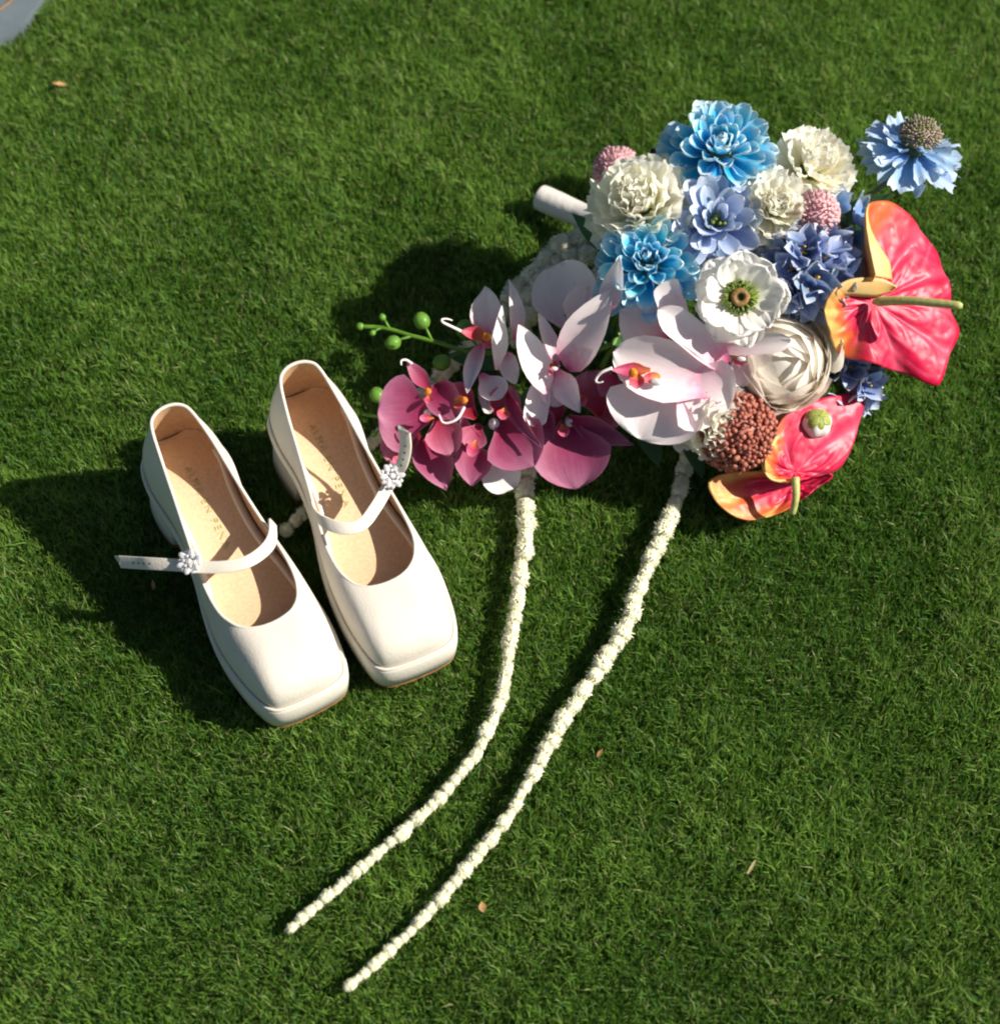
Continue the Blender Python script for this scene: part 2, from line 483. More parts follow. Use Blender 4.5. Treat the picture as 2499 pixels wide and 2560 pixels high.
def make_grass():
    def scatter(n, x0, x1, y0, y1):
        return np.stack([rng.uniform(x0, x1, n), rng.uniform(y0, y1, n)], 1)
    pts = scatter(720000, -0.58, 0.58, -0.50, 0.62)
    side = scatter(210000, -1.15, 1.15, -0.85, 1.35)
    keep = ~((np.abs(side[:, 0]) < 0.58) & (side[:, 1] > -0.50) & (side[:, 1] < 0.62))
    pts = np.concatenate([pts, side[keep]])
    n = len(pts)
    x, y = pts[:, 0], pts[:, 1]
    big = vnoise(x, y, 14, 1) * 0.5 + vnoise(x, y, 38, 2) * 0.3 + vnoise(x, y, 90, 3) * 0.2
    tuft = vnoise(x, y, 190, 4)
    ang = 2 * np.pi * (vnoise(x, y, 45, 5) * 1.6 + vnoise(x, y, 130, 6) * 0.9) + rng.normal(0, 1.5, n)
    lean = np.clip(0.10 + 0.58 * rng.random(n) ** 1.7 + 0.2 * (tuft - 0.5), 0.05, 1.2)
    hgt = (0.0076 + 0.0040 * rng.random(n)) * (0.56 + 0.72 * big) * (0.70 + 0.55 * tuft)
    stray = rng.random(n) < 0.0015
    hgt[stray] *= 1.3
    lean[stray] += 0.6
    wid = 0.00025 + 0.00024 * rng.random(n)
    dx, dy = np.cos(ang), np.sin(ang)
    ca = ang + np.pi / 2 + rng.normal(0, 0.5, n)
    sx, sy = np.cos(ca) * wid, np.sin(ca) * wid
    V = np.zeros((n, 5, 3), dtype=np.float32)
    L1, L2 = hgt * 0.75, hgt * 1.15 * (0.5 + lean)
    V[:, 0] = np.stack([x - sx, y - sy, np.full(n, SOIL)], 1)
    V[:, 1] = np.stack([x + sx, y + sy, np.full(n, SOIL)], 1)
    mx_, my_ = x + dx * L1 * lean * 0.55, y + dy * L1 * lean * 0.55
    mz = SOIL + hgt * 0.78
    V[:, 2] = np.stack([mx_ - sx * 0.9, my_ - sy * 0.9, mz], 1)
    V[:, 3] = np.stack([mx_ + sx * 0.9, my_ + sy * 0.9, mz], 1)
    V[:, 4] = np.stack([mx_ + dx * L2 * lean * 0.75, my_ + dy * L2 * lean * 0.75, mz + hgt * (0.55 - 0.5 * np.clip(lean, 0, 1))], 1)
    base = (np.arange(n) * 5)[:, None]
    tri = np.concatenate([base + [0, 1, 3], base + [0, 3, 2], base + [2, 3, 4]], 1).reshape(-1, 3).astype(np.int32)
    me = bpy.data.meshes.new('grass')
    me.vertices.add(n * 5)
    me.vertices.foreach_set('co', V.ravel())
    me.loops.add(len(tri) * 3)
    me.loops.foreach_set('vertex_index', tri.ravel())
    me.polygons.add(len(tri))
    me.polygons.foreach_set('loop_start', np.arange(0, len(tri) * 3, 3, dtype=np.int32))
    me.polygons.foreach_set('use_smooth', np.ones(len(tri), dtype=bool))
    # colour per blade
    a, b, c = np.array([0.080, 0.185, 0.020]), np.array([0.225, 0.385, 0.066]), np.array([0.42, 0.47, 0.19])
    wide = vnoise(x, y, 4.5, 11) * .6 + vnoise(x, y, 9, 12) * .4
    f = np.clip(rng.random(n) * 0.62 + .04 + (big - 0.5) * 1.5 + (wide - .5) * .55 + 0.15 - .10 * x, 0, 1)[:, None]  # x term: light falloff put into the blade colour, lighter towards the left
    col = a * (1 - f) + b * f
    yel = (rng.random(n) < 0.05 + 0.20 * np.clip(vnoise(x, y, 17, 8) * .6 + vnoise(x, y, 60, 9) * .4 - .35, 0, 1))[:, None]
    col = np.where(yel, c * (0.5 + 0.5 * rng.random(n))[:, None], col)
    blu = (rng.random(n) < 0.07)[:, None]
    col = np.where(blu, np.array([0.09, 0.23, 0.07]), col)
    t = np.ones((n, 5, 4), dtype=np.float32)
    t[:, :, :3] = col[:, None, :]
    at_ = me.color_attributes.new('tint', 'FLOAT_COLOR', 'POINT')
    at_.data.foreach_set('color', t.ravel())
    me.materials.append(M['grass'])
    me.update()
    me.validate()
    o = link('grass', me)
    tag(o, 'short mown green grass covering the whole ground', 'grass', kind='stuff')


make_grass()

# ------------------------------------------------------------------ shoes
def smooth(a, b, x):
    t = max(0.0, min(1.0, (x - a) / (b - a)))
    return t * t * (3 - 2 * t)


OUT = [(0, 0), (.004, .016), (.015, .026), (.04, .030), (.075, .029), (.105, .032), (.14, .0395), (.17, .0425), (.20, .0395), (.221, .0345), (.2315, .0285), (.2355, .018),
       (.2365, -.003), (.2350, -.022), (.2305, -.0315), (.219, -.0365), (.19, -.0405), (.16, -.040), (.13, -.036), (.10, -.029), (.07, -.0265), (.04, -.028), (.015, -.025), (.004, -.015)]
RIM = [(.010, 0, .112), (.0125, .0095, .1115), (.020, .0155, .1090), (.043, .0195, .099), (.072, .0235, .0830), (.100, .0275, .0690), (.126, .0305, .0595), (.147, .0300, .0565), (.160, .0250, .0560), (.167, .0180, .0562), (.1705, .0115, .0565), (.172, .0055, .0566),
       (.1725, -.002, .0566), (.1715, -.010, .0566), (.169, -.0165, .0564), (.162, -.0235, .0560), (.148, -.0290, .0565), (.128, -.0300, .0590), (.106, -.0275, .0665), (.083, -.0245, .0770), (.062, -.0220, .0885), (.040, -.0195, .1005), (.020, -.0155, .1090), (.0125, -.0095, .1115)]
RIM = [(x * .982, y, z) for x, y, z in RIM]
NL = 120
OUT = [(x * .930, y * (.905 + .13 * (1 - smooth(.03, .11, x)))) for x, y in OUT]


def seat(x):      # height of the foot bed edge
    return 0.060 * (1 - smooth(0.033, 0.140, x)) + 0.029 * smooth(0.033, 0.140, x) + 0.002 * smooth(0.18, 0.224, x)


def sole_low(x):  # underside of the covered platform
    thick = 0.005 + (seat(x) - 0.004 - 0.005) * smooth(0.080, 0.126, x)
    return seat(x) - thick + 0.002 * smooth(0.18, 0.224, x)


def outline_xy(n=NL):
    return catmull(OUT, n, True)


def offset_loop(loop, d):
    n = len(loop)
    out = []
    for i in range(n):
        t = np.array(loop[(i + 1) % n][:2]) - np.array(loop[i - 1][:2])
        t /= np.linalg.norm(t)
        nrm = np.array([-t[1], t[0]])       # outline runs clockwise seen from above: left side is outward
        out.append(np.array(loop[i][:2]) + nrm * d)
    return out


def halfwidths(x, inset):
    lo = offset_loop(outline_xy(240), -inset)
    ys = []
    for i in range(len(lo)):
        a, b = lo[i], lo[(i + 1) % len(lo)]
        if (a[0] - x) * (b[0] - x) <= 0 and abs(a[0] - b[0]) > 1e-9:
            f = (x - a[0]) / (b[0] - a[0])
            ys.append(a[1] + f * (b[1] - a[1]))
    return (min(ys), max(ys)) if len(ys) >= 2 else (0, 0)


def loft(rings, closed_ring=True):
    n = len(rings[0])
    vs = [v for r in rings for v in r]
    fs = []
    for k in range(len(rings) - 1):
        for i in range(n if closed_ring else n - 1):
            j = (i + 1) % n
            fs.append((k * n + i, k * n + j, (k + 1) * n + j, (k + 1) * n + i))
    return vs, fs


def ribbon(path, wdirs, width, thick):
    vs, fs = [], []
    n = len(path)
    for i in range(n):
        a, b = path[max(0, i - 1)], path[min(n - 1, i + 1)]
        t = (b - a).normalized()
        w = (wdirs[i] - t * wdirs[i].dot(t)).normalized()
        u = t.cross(w)
        hw = width / 2
        for (s, q) in ((-1, -1), (-0.9, -1.25), (0.9, -1.25), (1, -1), (1, 1), (0.9, 1.25), (-0.9, 1.25), (-1, 1)):
            vs.append(path[i] + w * hw * s + u * (thick / 2) * q)
    for i in range(n - 1):
        for s in range(8):
            s2 = (s + 1) % 8
            fs.append((i * 8 + s, i * 8 + s2, (i + 1) * 8 + s2, (i + 1) * 8 + s))
    fs.append(tuple(range(7, -1, -1)))
    fs.append(tuple((n - 1) * 8 + s for s in range(8)))
    return vs, fs


def gem_mesh():
    vs, fs = [], []
    for (r, z, o) in ((1.0, 0.0, 0), (0.92, 0.35, 0.5), (0.55, 0.72, 0)):
        for k in range(8):
            a = 2 * math.pi * (k + o) / 8
            vs.append((r * math.cos(a), r * math.sin(a), z))
    for q in range(2):
        for k in range(8):
            k2 = (k + 1) % 8
            a, b, c, d = q * 8 + k, q * 8 + k2, (q + 1) * 8 + k2, (q + 1) * 8 + k
            if q == 0:
                fs += [(a, b, d), (b, c, d)]
            else:
                fs += [(a, b, c), (a, c, d)]
    fs.append(tuple(16 + k for k in range(8)))
    fs.append(tuple(range(7, -1, -1)))
    return mesh('crystal', vs, fs, M['crystal'], smooth=False)


GEM = gem_mesh()


def make_shoe(side, heel_px, toe_px, label, strap_px, tail_w, buckle_px, buckle_n):
    hp, tp = P(*heel_px, -0.003), P(*toe_px, -0.003)
    d = (tp - hp); d.z = 0
    ang = math.atan2(d.y, d.x)
    W = Matrix.Translation(hp) @ Matrix.Rotation(ang, 4, 'Z')
    root = empty('platform_shoe', W)
    tag(root, label, 'shoe', 'pair of ivory platform shoes')
    S = lambda p: (p[0], p[1] * side, p[2])

    def add(name, vs, fs, mat, parent=root, flip=True, **kw):
        vs = [S(v) for v in vs]
        if side < 0 and flip:
            fs = [tuple(reversed(f)) for f in fs]
        return link(name, mesh(name, vs, fs, mat, **kw), W.copy(), parent)

    bo = [np.array(p) for p in outline_xy()]
    ri = [r_ + np.array((0, 0, .002)) for r_ in catmull(RIM, NL, True)]
    bo_in = offset_loop(bo, -0.0012)
    nrm = [(a - b) / np.linalg.norm(a - b) for a, b in zip(offset_loop(bo, 0.001), bo)]
    rings = []
    NV = 16
    for k in range(NV + 1):
        t = k / NV
        ring = []
        for i in range(NL):
            B = np.array([bo_in[i][0], bo_in[i][1], seat(bo[i][0])])
            Rm = ri[i]
            n3 = np.array([nrm[i][0], nrm[i][1], 0])
            gap = np.linalg.norm(B[:2] - Rm[:2])
            w = smooth(0.018, 0.055, gap)
            hz = Rm[2] - B[2]
            P1s = B + n3 * 0.0025 + np.array([0, 0, 0.38 * hz])
            P2s = Rm + n3 * 0.0035 - np.array([0, 0, 0.34 * hz])
            P1t = B + n3 * 0.0012 + np.array([0, 0, 0.027])
            P2t = B * 0.50 + Rm * 0.50
            P2t[2] = Rm[2] - 0.0015
            P1 = P1s * (1 - w) + P1t * w
            P2 = P2s * (1 - w) + P2t * w
            q = (1 - t) ** 3 * B + 3 * (1 - t) ** 2 * t * P1 + 3 * (1 - t) * t * t * P2 + t ** 3 * Rm
            ring.append(q)
        rings.append(ring)
    vs, fs = loft(rings)
    fs = [tuple(reversed(f)) for f in fs]
    up = add('upper', vs, fs, M['leather'])
    # lining: the same surface a leather's thickness further in
    me = up.data
    nv = np.zeros(len(me.vertices) * 3, dtype=np.float32)
    me.vertices.foreach_get('co', nv)
    co = nv.reshape(-1, 3).copy()
    nn = np.array([v.normal[:] for v in me.vertices])
    lin = co - nn * 0.0018
    link('lining', mesh('lining', lin, [tuple(reversed(p.vertices[:])) for p in me.polygons], M['lining']), W.copy(), root)
    mid = co[-NL:] - nn[-NL:] * 0.0009
    tv, tf, _ = tube(mid, 0.00125, 8, closed=True)
    link('topline_edge', mesh('topline_edge', tv, tf, M['leather']), W.copy(), root)
    # covered platform: a wall with a rounded lip
    of = offset_loop(bo, 0.0022)
    of2 = offset_loop(bo, 0.0012)
    of3 = offset_loop(bo, -0.0008)
    r = []
    r.append([(p[0], p[1], sole_low(q[0])) for p, q in zip(of3, bo)])
    r.append([(p[0], p[1], sole_low(q[0]) + 0.0008) for p, q in zip(of2, bo)])
    r.append([(p[0], p[1], 0.5 * (sole_low(q[0]) + seat(q[0]))) for p, q in zip(of, bo)])
    r.append([(p[0], p[1], seat(q[0]) - 0.0014) for p, q in zip(of, bo)])
    r.append([(p[0], p[1], seat(q[0]) - 0.0002) for p, q in zip(of2, bo)])
    r.append([(p[0], p[1], seat(q[0]) - 0.0004) for p, q in zip(of3, bo)])
    vs, fs = loft(r)
    add('platform', vs, [tuple(reversed(f)) for f in fs], M['leather'])
    # seam piping between upper and platform (front only reads, runs all round)
    tv, tf, _ = tube([(p[0], p[1], seat(q[0]) + 0.0002) for p, q in zip(offset_loop(bo, 0.0002), bo)], 0.0013, 8, closed=True)
    add('seam_piping', tv, tf, M['leather'])
    # outsole
    o3 = offset_loop(bo, 0.0006)
    r = [[(p[0], p[1], sole_low(q[0]) + 0.0006) for p, q in zip(o3, bo)], [(p[0], p[1], sole_low(q[0]) - 0.0030) for p, q in zip(o3, bo)]]
    vs, fs = loft(r)
    fs = [tuple(reversed(f)) for f in fs]
    k = NL // 2
    for i in range(NL // 2 - 1):      # close the underside with strips across the width
        fs.append((NL + i, NL + i + 1, NL + (NL - i - 1) % NL, NL + (NL - i) % NL))
    add('outsole', vs, fs, M['sole'])
    # block heel
    hl, low = [], []
    ct = [(.052, .0295), (.03, .0305), (.014, .0265), (.0035, .0155), (0, 0), (.0035, -.0148), (.014, -.0255), (.03, -.0288), (.052, -.0268), (.060, -.022), (.062, 0), (.060, .024)]
    ct = [(x * .930, y * 1.02) for x, y in ct]
    top = [np.array([p[0], p[1]]) for p in catmull(ct, 64, True)]
    rr = []
    for (t, sx, sy, x0) in ((0, 1, 1, 0), (0.25, 0.99, 0.96, .000), (0.6, 1.04, 0.98, -.004), (0.93, 1.08, 1.02, -.008)):
        rr.append([(x0 + p[0] * sx, p[1] * sy, (sole_low(p[0]) - 0.0005) * (1 - t) + 0.0 * t) for p in top])
    vs, fs = loft(rr)
    fs.append(tuple(3 * 64 + i for i in range(64)))
    add('heel', vs, fs, M['leather'])
    rr = [[(-.0080 + p[0] * 1.083, p[1] * 1.023, z) for p in top] for z in (.0056, 0.0)]
    vs, fs = loft(rr)
    fs.append(tuple(64 + i for i in range(64)))
    add('heel_tip', vs, fs, M['sole'])
    # insole
    xs = np.linspace(0.0045, 0.2150, 60)
    vs, fs = [], []
    for x in xs:
        lo, hi = halfwidths(x, 0.0028)
        for u in np.linspace(0, 1, 9):
            yy = lo + (hi - lo) * u
            vs.append((x, yy, seat(x) + 0.006 + 0.0022 * abs(2 * u - 1) ** 3))
    for i in range(59):
        for j in range(8):
            a = i * 9 + j
            fs.append((a, a + 9, a + 10, a + 1))
    ins = add('insole', vs, fs, M['insole'])
    edge = []
    for s_ in (1, -1):
        pth = []
        for x in np.linspace(0.030, 0.208, 48):
            lo, hi = halfwidths(x, 0.0062)
            pth.append((x, hi if s_ > 0 else lo, seat(x) + 0.0082))
        tv, tf, _ = tube(pth, 0.0021, 8)
        add('insole_binding', tv, tf, M['leather'], parent=ins)
    # printed wordmark, reads from heel to toe
    cu = bpy.data.curves.new('wordmark', 'FONT')
    cu.body = 'ALMA EN PENA'
    cu.size = 0.0072
    cu.space_character = 1.35
    cu.space_word = 0.75
    cu.resolution_u = 2
    tmp = bpy.data.objects.new('wordmark_curve', cu)
    C.objects.link(tmp)
    bpy.context.view_layer.update()
    tm = bpy.data.meshes.new_from_object(tmp.evaluated_get(bpy.context.evaluated_depsgraph_get()))
    bpy.data.objects.remove(tmp)
    tv = np.array([v.co[:] for v in tm.vertices])
    tv[:, 0] += 0.033
    tv[:, 1] -= 0.0028
    tfc = [p.vertices[:] for p in tm.polygons]
    tv[:, 2] = [seat(x) + 0.0066 for x in tv[:, 0]]
    link('wordmark', mesh('wordmark', tv, tfc, M['gold'], smooth=False), W.copy(), ins)
    # strap
    ax = Vector((math.cos(ang), math.sin(ang), 0))
    ctrl = [P(*p) for p in strap_px]
    path = [Vector(p) for p in catmull(ctrl, 56)]
    nb = len(path)
    wd = []
    for i in range(nb):
        f = smooth(0.62, 0.80, i / (nb - 1))
        wd.append((ax + Vector((0, 0, -0.35))).normalized() * (1 - f) + Vector(tail_w).normalized() * f)
    vs, fs = ribbon(path, wd, 0.0084, 0.0016)
    tl = (path[-1] - path[-2]).normalized()
    for q, (sgn, _q) in enumerate(((-1, 0), (-.9, 0), (.9, 0), (1, 0), (1, 0), (.9, 0), (-.9, 0), (-1, 0))):
        vs[(nb - 1) * 8 + q] = vs[(nb - 1) * 8 + q] + tl * (-.003 * sgn)
    st_ = wobj('strap', vs, fs, M['leather'], root)
    # punched holes near the tail
    for q in (0.80, 0.84, 0.88, 0.92):
        i = int(q * (nb - 1))
        t = (path[i + 1] - path[i - 1]).normalized()
        w = (wd[i] - t * wd[i].dot(t)).normalized()
        u = t.cross(w)
        for sg in (1, -1):
            hv = [path[i] + u * sg * .00108 + (w * math.cos(a) + t * math.sin(a)) * .0009 for a in np.linspace(0, 2 * math.pi, 10, endpoint=False)]
            wobj('strap_hole', hv, [tuple(range(10))], M['sole'], st_)
    bs_ = P(*buckle_px)
    F = frame(bs_, Vector(buckle_n)) @ Matrix.Scale(0.74, 4)
    bvs, bfs = [], []
    ring = [F @ Vector((0.0055 * math.cos(a), 0.0055 * math.sin(a), 0)) for a in np.linspace(0, 2 * math.pi, 20, endpoint=False)]
    tv, tf, _ = tube(ring, 0.0011, 6, closed=True)
    bu = wobj('buckle', tv, tf, M['silver'], root)
    link('crystal', GEM, F @ Matrix.Translation((0, 0, 0.0012)) @ Matrix.Diagonal((0.0030, 0.0030, 0.003, 1)), bu)
    for k in range(6):
        a = 2 * math.pi * k / 6 + 0.3
        T = F @ Matrix.Rotation(a, 4, 'Z') @ Matrix.Translation((0.0085, 0, 0.0004)) @ Matrix.Rotation(-0.35, 4, 'Y')
        link('crystal', GEM, T @ Matrix.Diagonal((0.0046, 0.0030, 0.0032, 1)), bu)
        T = F @ Matrix.Rotation(a + math.pi / 6, 4, 'Z') @ Matrix.Translation((0.0098, 0, -0.001)) @ Matrix.Rotation(0.5, 4, 'Y')
        link('crystal', GEM, T @ Matrix.Diagonal((0.0021, 0.0021, 0.0025, 1)), bu)
        T = F @ Matrix.Rotation(a + math.pi / 6, 4, 'Z') @ Matrix.Translation((0.0052, 0, 0.0016))
        link('crystal', GEM, T @ Matrix.Diagonal((0.0016, 0.0016, 0.002, 1)), bu)
    return root


make_shoe(1, (757, 1096), (1050, 1682), 'ivory square toed platform shoe next to the bouquet, its strap tail standing up',
          [(783, 1262, .068), (790, 1285, .074), (812, 1306, .078), (858, 1321, .080), (904, 1312, .080), (938, 1270, .079), (966, 1222, .079), (985, 1188, .082), (1004, 1162, .092), (1014, 1118, .105), (1010, 1074, .118)],
          (0.9, -0.4, 0.0), (980, 1190, .087), (0.35, -0.35, 0.9))
make_shoe(-1, (454, 1200), (779, 1783), 'ivory square toed platform shoe farther from the bouquet, its strap tail lying out sideways',
          [(681, 1306, .069), (680, 1345, .076), (662, 1375, .080), (620, 1404, .081), (565, 1417, .080), (505, 1418, .078), (470, 1415, .078), (430, 1412, .076), (376, 1409, .071), (340, 1407, .064), (297, 1404, .056)],
          (0.15, -0.8, -0.5), (474, 1404, .084), (-0.25, -0.3, 0.9))

# ------------------------------------------------------------------ petals
def petal_geo(Ln, Wd, shape='orb', cup=0.6, curl=0.4, ruf=0.0, waves=3, seed=0, nu=6, nv=8, jag=0.0, twist=0.0):
    r = np.random.default_rng(seed)
    ph, ph2 = r.uniform(0, 6.28), r.uniform(0, 6.28)
    vs, uv, fs = [], [], []
    jg = r.uniform(-1, 1, nu + 1)
    vv = 1 - (1 - np.linspace(0, 1, nv + 1)) ** (1.9 if shape in ('orb', 'spoon', 'wide', 'strap') else 1.25)
    y = z = 0.0
    prev = 0.0
    for j, v in enumerate(vv):
        if shape == 'orb':
            w = math.sqrt(max(0.0, 1 - ((v - 0.52) / 0.48) ** 2)) if v > 0.52 else 0.16 + 0.84 * smooth(0, 0.55, v)
        elif shape == 'sepal':
            w = 0.14 + 0.86 * math.sin(math.pi * min(1, v ** 0.85)) ** 0.75 if v < 0.5 else math.sin(math.pi * v ** 0.85) ** 0.8
        elif shape == 'lance':
            w = 0.25 + 0.75 * smooth(0, 0.38, v) if v < 0.38 else max(0.0, 1 - ((v - 0.38) / 0.62) ** 1.6)
        elif shape == 'spoon':
            w = 0.32 + 0.68 * smooth(0, 0.6, v) if v < 0.6 else math.sqrt(max(0, 1 - ((v - 0.6) / 0.4) ** 2.4))
        elif shape == 'fan':
            w = 0.15 + 0.85 * v ** 0.8
            if v > 0.9: w *= 0.93
        elif shape == 'wide':
            w = 0.42 + 0.58 * smooth(0, 0.55, v) if v < 0.55 else max(0, 1 - ((v - 0.55) / 0.45) ** 3) ** 0.5
        elif shape == 'strap':
            w = 0.5 + 0.5 * smooth(0, 0.3, v) if v < 0.8 else max(0.0, 1 - ((v - 0.8) / 0.2) ** 2.5) ** 0.6
        w = max(w, 0.03)
        dv = v - prev
        th = curl * (v - dv / 2)
        y += Ln * dv * math.cos(th)
        z += Ln * dv * math.sin(th)
        prev = v
        for i in range(nu + 1):
            u = -1 + 2 * i / nu
            hw = Wd / 2 * w
            if abs(cup) > 1e-4:
                x = hw * math.sin(cup * u) / cup
                zc = hw * (1 - math.cos(cup * u)) / cup
            else:
                x, zc = hw * u, 0
            rf = ruf * Wd * v * v * math.sin(waves * u * 2.2 + ph) + ruf * 0.6 * Wd * v * math.sin(v * 5 + ph2 + u)
            rf += 0.35 * ruf * Wd * abs(u) ** 3 * math.sin(v * 17 + ph * 3 + (2.0 if u > 0 else 0))
            yy = y + (jag * Ln * jg[i] * smooth(0.6, 1.0, v) if jag else 0)
            tw = twist * v
            xx, zz = x * math.cos(tw) - zc * math.sin(tw), x * math.sin(tw) + zc * math.cos(tw)
            vs.append((xx, yy - zz * math.sin(th) * 0.0, z + zz + rf))
            uv.append((0.5 + 0.5 * u, v))
    for j in range(nv):
        for i in range(nu):
            a = j * (nu + 1) + i
            fs.append((a, a + 1, a + nu + 2, a + nu + 1))
    return vs, fs, uv


def petal_mesh(mat, *a, **k):
    vs, fs, uv = petal_geo(*a, **k)
    return mesh('petal', vs, fs, mat, uv=uv)


def variants(mat, n, *a, **k):
    s0 = k.pop('seed', 0)
    return [petal_mesh(mat, *a, seed=s0 + i, **k) for i in range(n)]


def ring_petals(flower, F, vari, n, r0, z0, tilt, scale=1.0, ph=0.0, jit=1.0, name='petal', rnd=random):
    for k in range(n):
        a = 2 * math.pi * (k + ph) / n + rnd.uniform(-.12, .12) * jit
        s = scale * (1 + rnd.uniform(-.08, .08) * jit)
        T = (F @ Matrix.Rotation(a, 4, 'Z') @ Matrix.Translation((0, r0, z0)) @ Matrix.Rotation(R(tilt + rnd.uniform(-7, 7) * jit), 4, 'X')
             @ Matrix.Rotation(rnd.uniform(-.18, .18) * jit, 4, 'Y') @ Matrix.Diagonal((s, s, s, 1)))
        link(name, vari[rnd.randrange(len(vari))], T, flower)


def calyx(name, F, r, h, parent, mat=None, label=None):
    """the green receptacle under a flower head; the head's petals are parented to it"""
    pro = [(0.18, -1.6), (0.25, -0.6), (0.75, -0.25), (1.0, 0.05), (0.8, 0.5), (0.4, 0.7), (0.05, 0.75)]
    vs, fs = [], []
    for (a, b) in pro:
        for k in range(12):
            t = 2 * math.pi * k / 12
            vs.append((r * a * math.cos(t), r * a * math.sin(t), h * b))
    for q in range(len(pro) - 1):
        for k in range(12):
            fs.append((q * 12 + k, q * 12 + (k + 1) % 12, (q + 1) * 12 + (k + 1) % 12, (q + 1) * 12 + k))
    o = link(name, mesh(name, vs, fs, mat or M['calyx']), F.copy(), parent)
    if label: o['label'] = label
    return o


# ------------------------------------------------------------------ bouquet
BQ = empty('bouquet', Matrix.Translation(P(1760, 1000, -0.002)))
tag(BQ, 'colourful flower bouquet with trailing cream amaranth strands lying on the grass', 'bouquet')

def bend(px, py, h, k=1.0):
    return P(px, py, h)

# flowers stand higher towards the crown of the bouquet
P0 = P


def P(px, py, h):
    return P0(px, py, h + .055 * smooth(1060, 480, py) * smooth(1330, 1640, px))


# wrapped handle
hp = catmull([P0(1348, 492, .012), P0(1400, 515, .015), P0(1460, 541, .021), P0(1530, 572, .034), P0(1640, 640, .075)], 78)
hr = [0.0103 + 0.0004 * math.sin(i * .13) for i in range(78)]
hr[0] = 0.0080
hr[1] = 0.0096
hv, hf, huv = tube(hp, hr, 28)
for i in range(2, 78):
    for q in range(28):
        c_ = Vector(hp[i])
        fr = (i * 0.085 + q / 28) % 1.0
        hv[i * 28 + q] = c_ + (hv[i * 28 + q] - c_) * (0.994 + 0.014 * fr * (1 - smooth(.8, 1, fr)))
o = wobj('ribbon_wrapped_handle', hv, hf, M['satin'], BQ)
o['label'] = 'ivory satin ribbon wrapped round the stems'
# stems gathered at the heart of the bouquet
sv, sf = [], []
for k in range(26):
    e = (random.uniform(1480, 2080), random.uniform(640, 1060), random.uniform(.02, .07))
    a, b = P0(1640, 640, .075), P(*e)
    mdl = (a + b) / 2 + Vector((0, 0, random.uniform(-.01, .012)))
    tv, tf, _ = tube(catmull([a, mdl, b], 6), 0.0022, 6)
    base = len(sv)
    sv += tv; sf += [tuple(base + i for i in f) for f in tf]
wobj('stem_bundle', sv, sf, M['stem'], BQ)

# leaves that fill the gaps
LEAF = variants(M['leaf'], 4, 0.05, 0.022, 'lance', cup=0.5, curl=0.4, ruf=0.03, seed=50)
LEAF2 = variants(M['teal_leaf'], 2, 0.04, 0.022, 'sepal', cup=0.4, curl=0.5, ruf=0.03, seed=60)
for (px, py, h, dx, dy, s) in [(1560, 640, .050, -.3, .2, 1.0), (1700, 500, .07, .1, .5, .8), (1760, 480, .07, -.3, .2, .8), (1880, 470, .07, .5, .2, .8), (1900, 620, .065, .2, -.3, .8), (1740, 630, .06, .0, .3, .9),
                                (1720, 830, .06, .3, .2, .9), (1950, 560, .07, .1, .4, .7), (2090, 560, .07, .3, .1, .9), (2060, 760, .06, .4, -.1, .9), (2080, 850, .055, .4, -.3, 1.0),
                                (1560, 860, .05, -.3, .1, 1.0), (1480, 900, .045, -.4, .1, 1.0), (1390, 960, .035, -.3, -.3, 1.0), (1600, 1020, .035, .1, -.4, 1.0), (1720, 1060, .035, .1, -.4, .9), (1280, 900, .035, -.4, .0, 1.0),
                                (1860, 850, .055, .2, -.2, .9), (1790, 1100, .02, .1, -.4, .9), (1240, 1060, .025, -.2, -.3, .8)]:
    F = frame(P(px, py, h), Vector((random.uniform(-.3, .3), -0.3, 1)), Vector((dx, dy, 0.1)))
    link('leaf', random.choice(LEAF), F @ Matrix.Diagonal((s, s, s, 1)), BQ)
for (px, py, h, dx, dy, s) in [(1935, 425, .085, .6, -.1, .55), (1905, 455, .08, .3, -.3, .6), (1640, 470, .07, -.3, .4, .5)]:
    F = frame(P(px, py, h), Vector((0.1, -0.4, 1)), Vector((dx, dy, 0.1)))
    link('leaf', random.choice(LEAF2), F @ Matrix.Diagonal((s, s, s, 1)), BQ)


def dahlia(px, py, h, n, s, label, seed):
    rnd = random.Random(seed)
    F = frame(P(px, py, h), n)
    fl = calyx('blue_dahlia', F, .012 * s, .014 * s, BQ, label=label)
    A = variants(M['dahlia'], 4, 0.0265, 0.0172, 'spoon', cup=1.2, curl=0.35, ruf=0.06, seed=seed, nu=6, nv=6)
    B = variants(M['dahlia'], 3, 0.019, 0.0130, 'spoon', cup=1.35, curl=0.5, ruf=0.06, seed=seed + 9, nu=6, nv=6)
    for (nn, r0, z0, ti, sc, V) in ((13, .012, -.008, -58, 1.0, A), (15, .0135, -.004, -34, 1.03, A), (16, .0140, .000, -12, 1.05, A), (15, .0125, .004, 6, 1.02, A), (14, .0105, .008, 22, .96, A), (12, .0085, .011, 38, .88, A), (10, .0065, .013, 52, .95, B), (8, .0045, .015, 64, .85, B), (6, .0025, .016, 78, .70, B)):
        ring_petals(fl, F @ Matrix.Diagonal((s, s, s, 1)), V, nn, r0, z0, ti, sc, rnd.random(), jit=1.7, rnd=rnd)
    return fl


dahlia(1795, 388, .105, (0.02, -0.22, 1), 1.02, 'large cerulean blue dahlia with pale petal tips at the top', 101)
dahlia(1622, 668, .085, (-0.15, -0.35, 1), 1.02, 'cerulean blue dahlia half hidden behind pink orchids', 131)


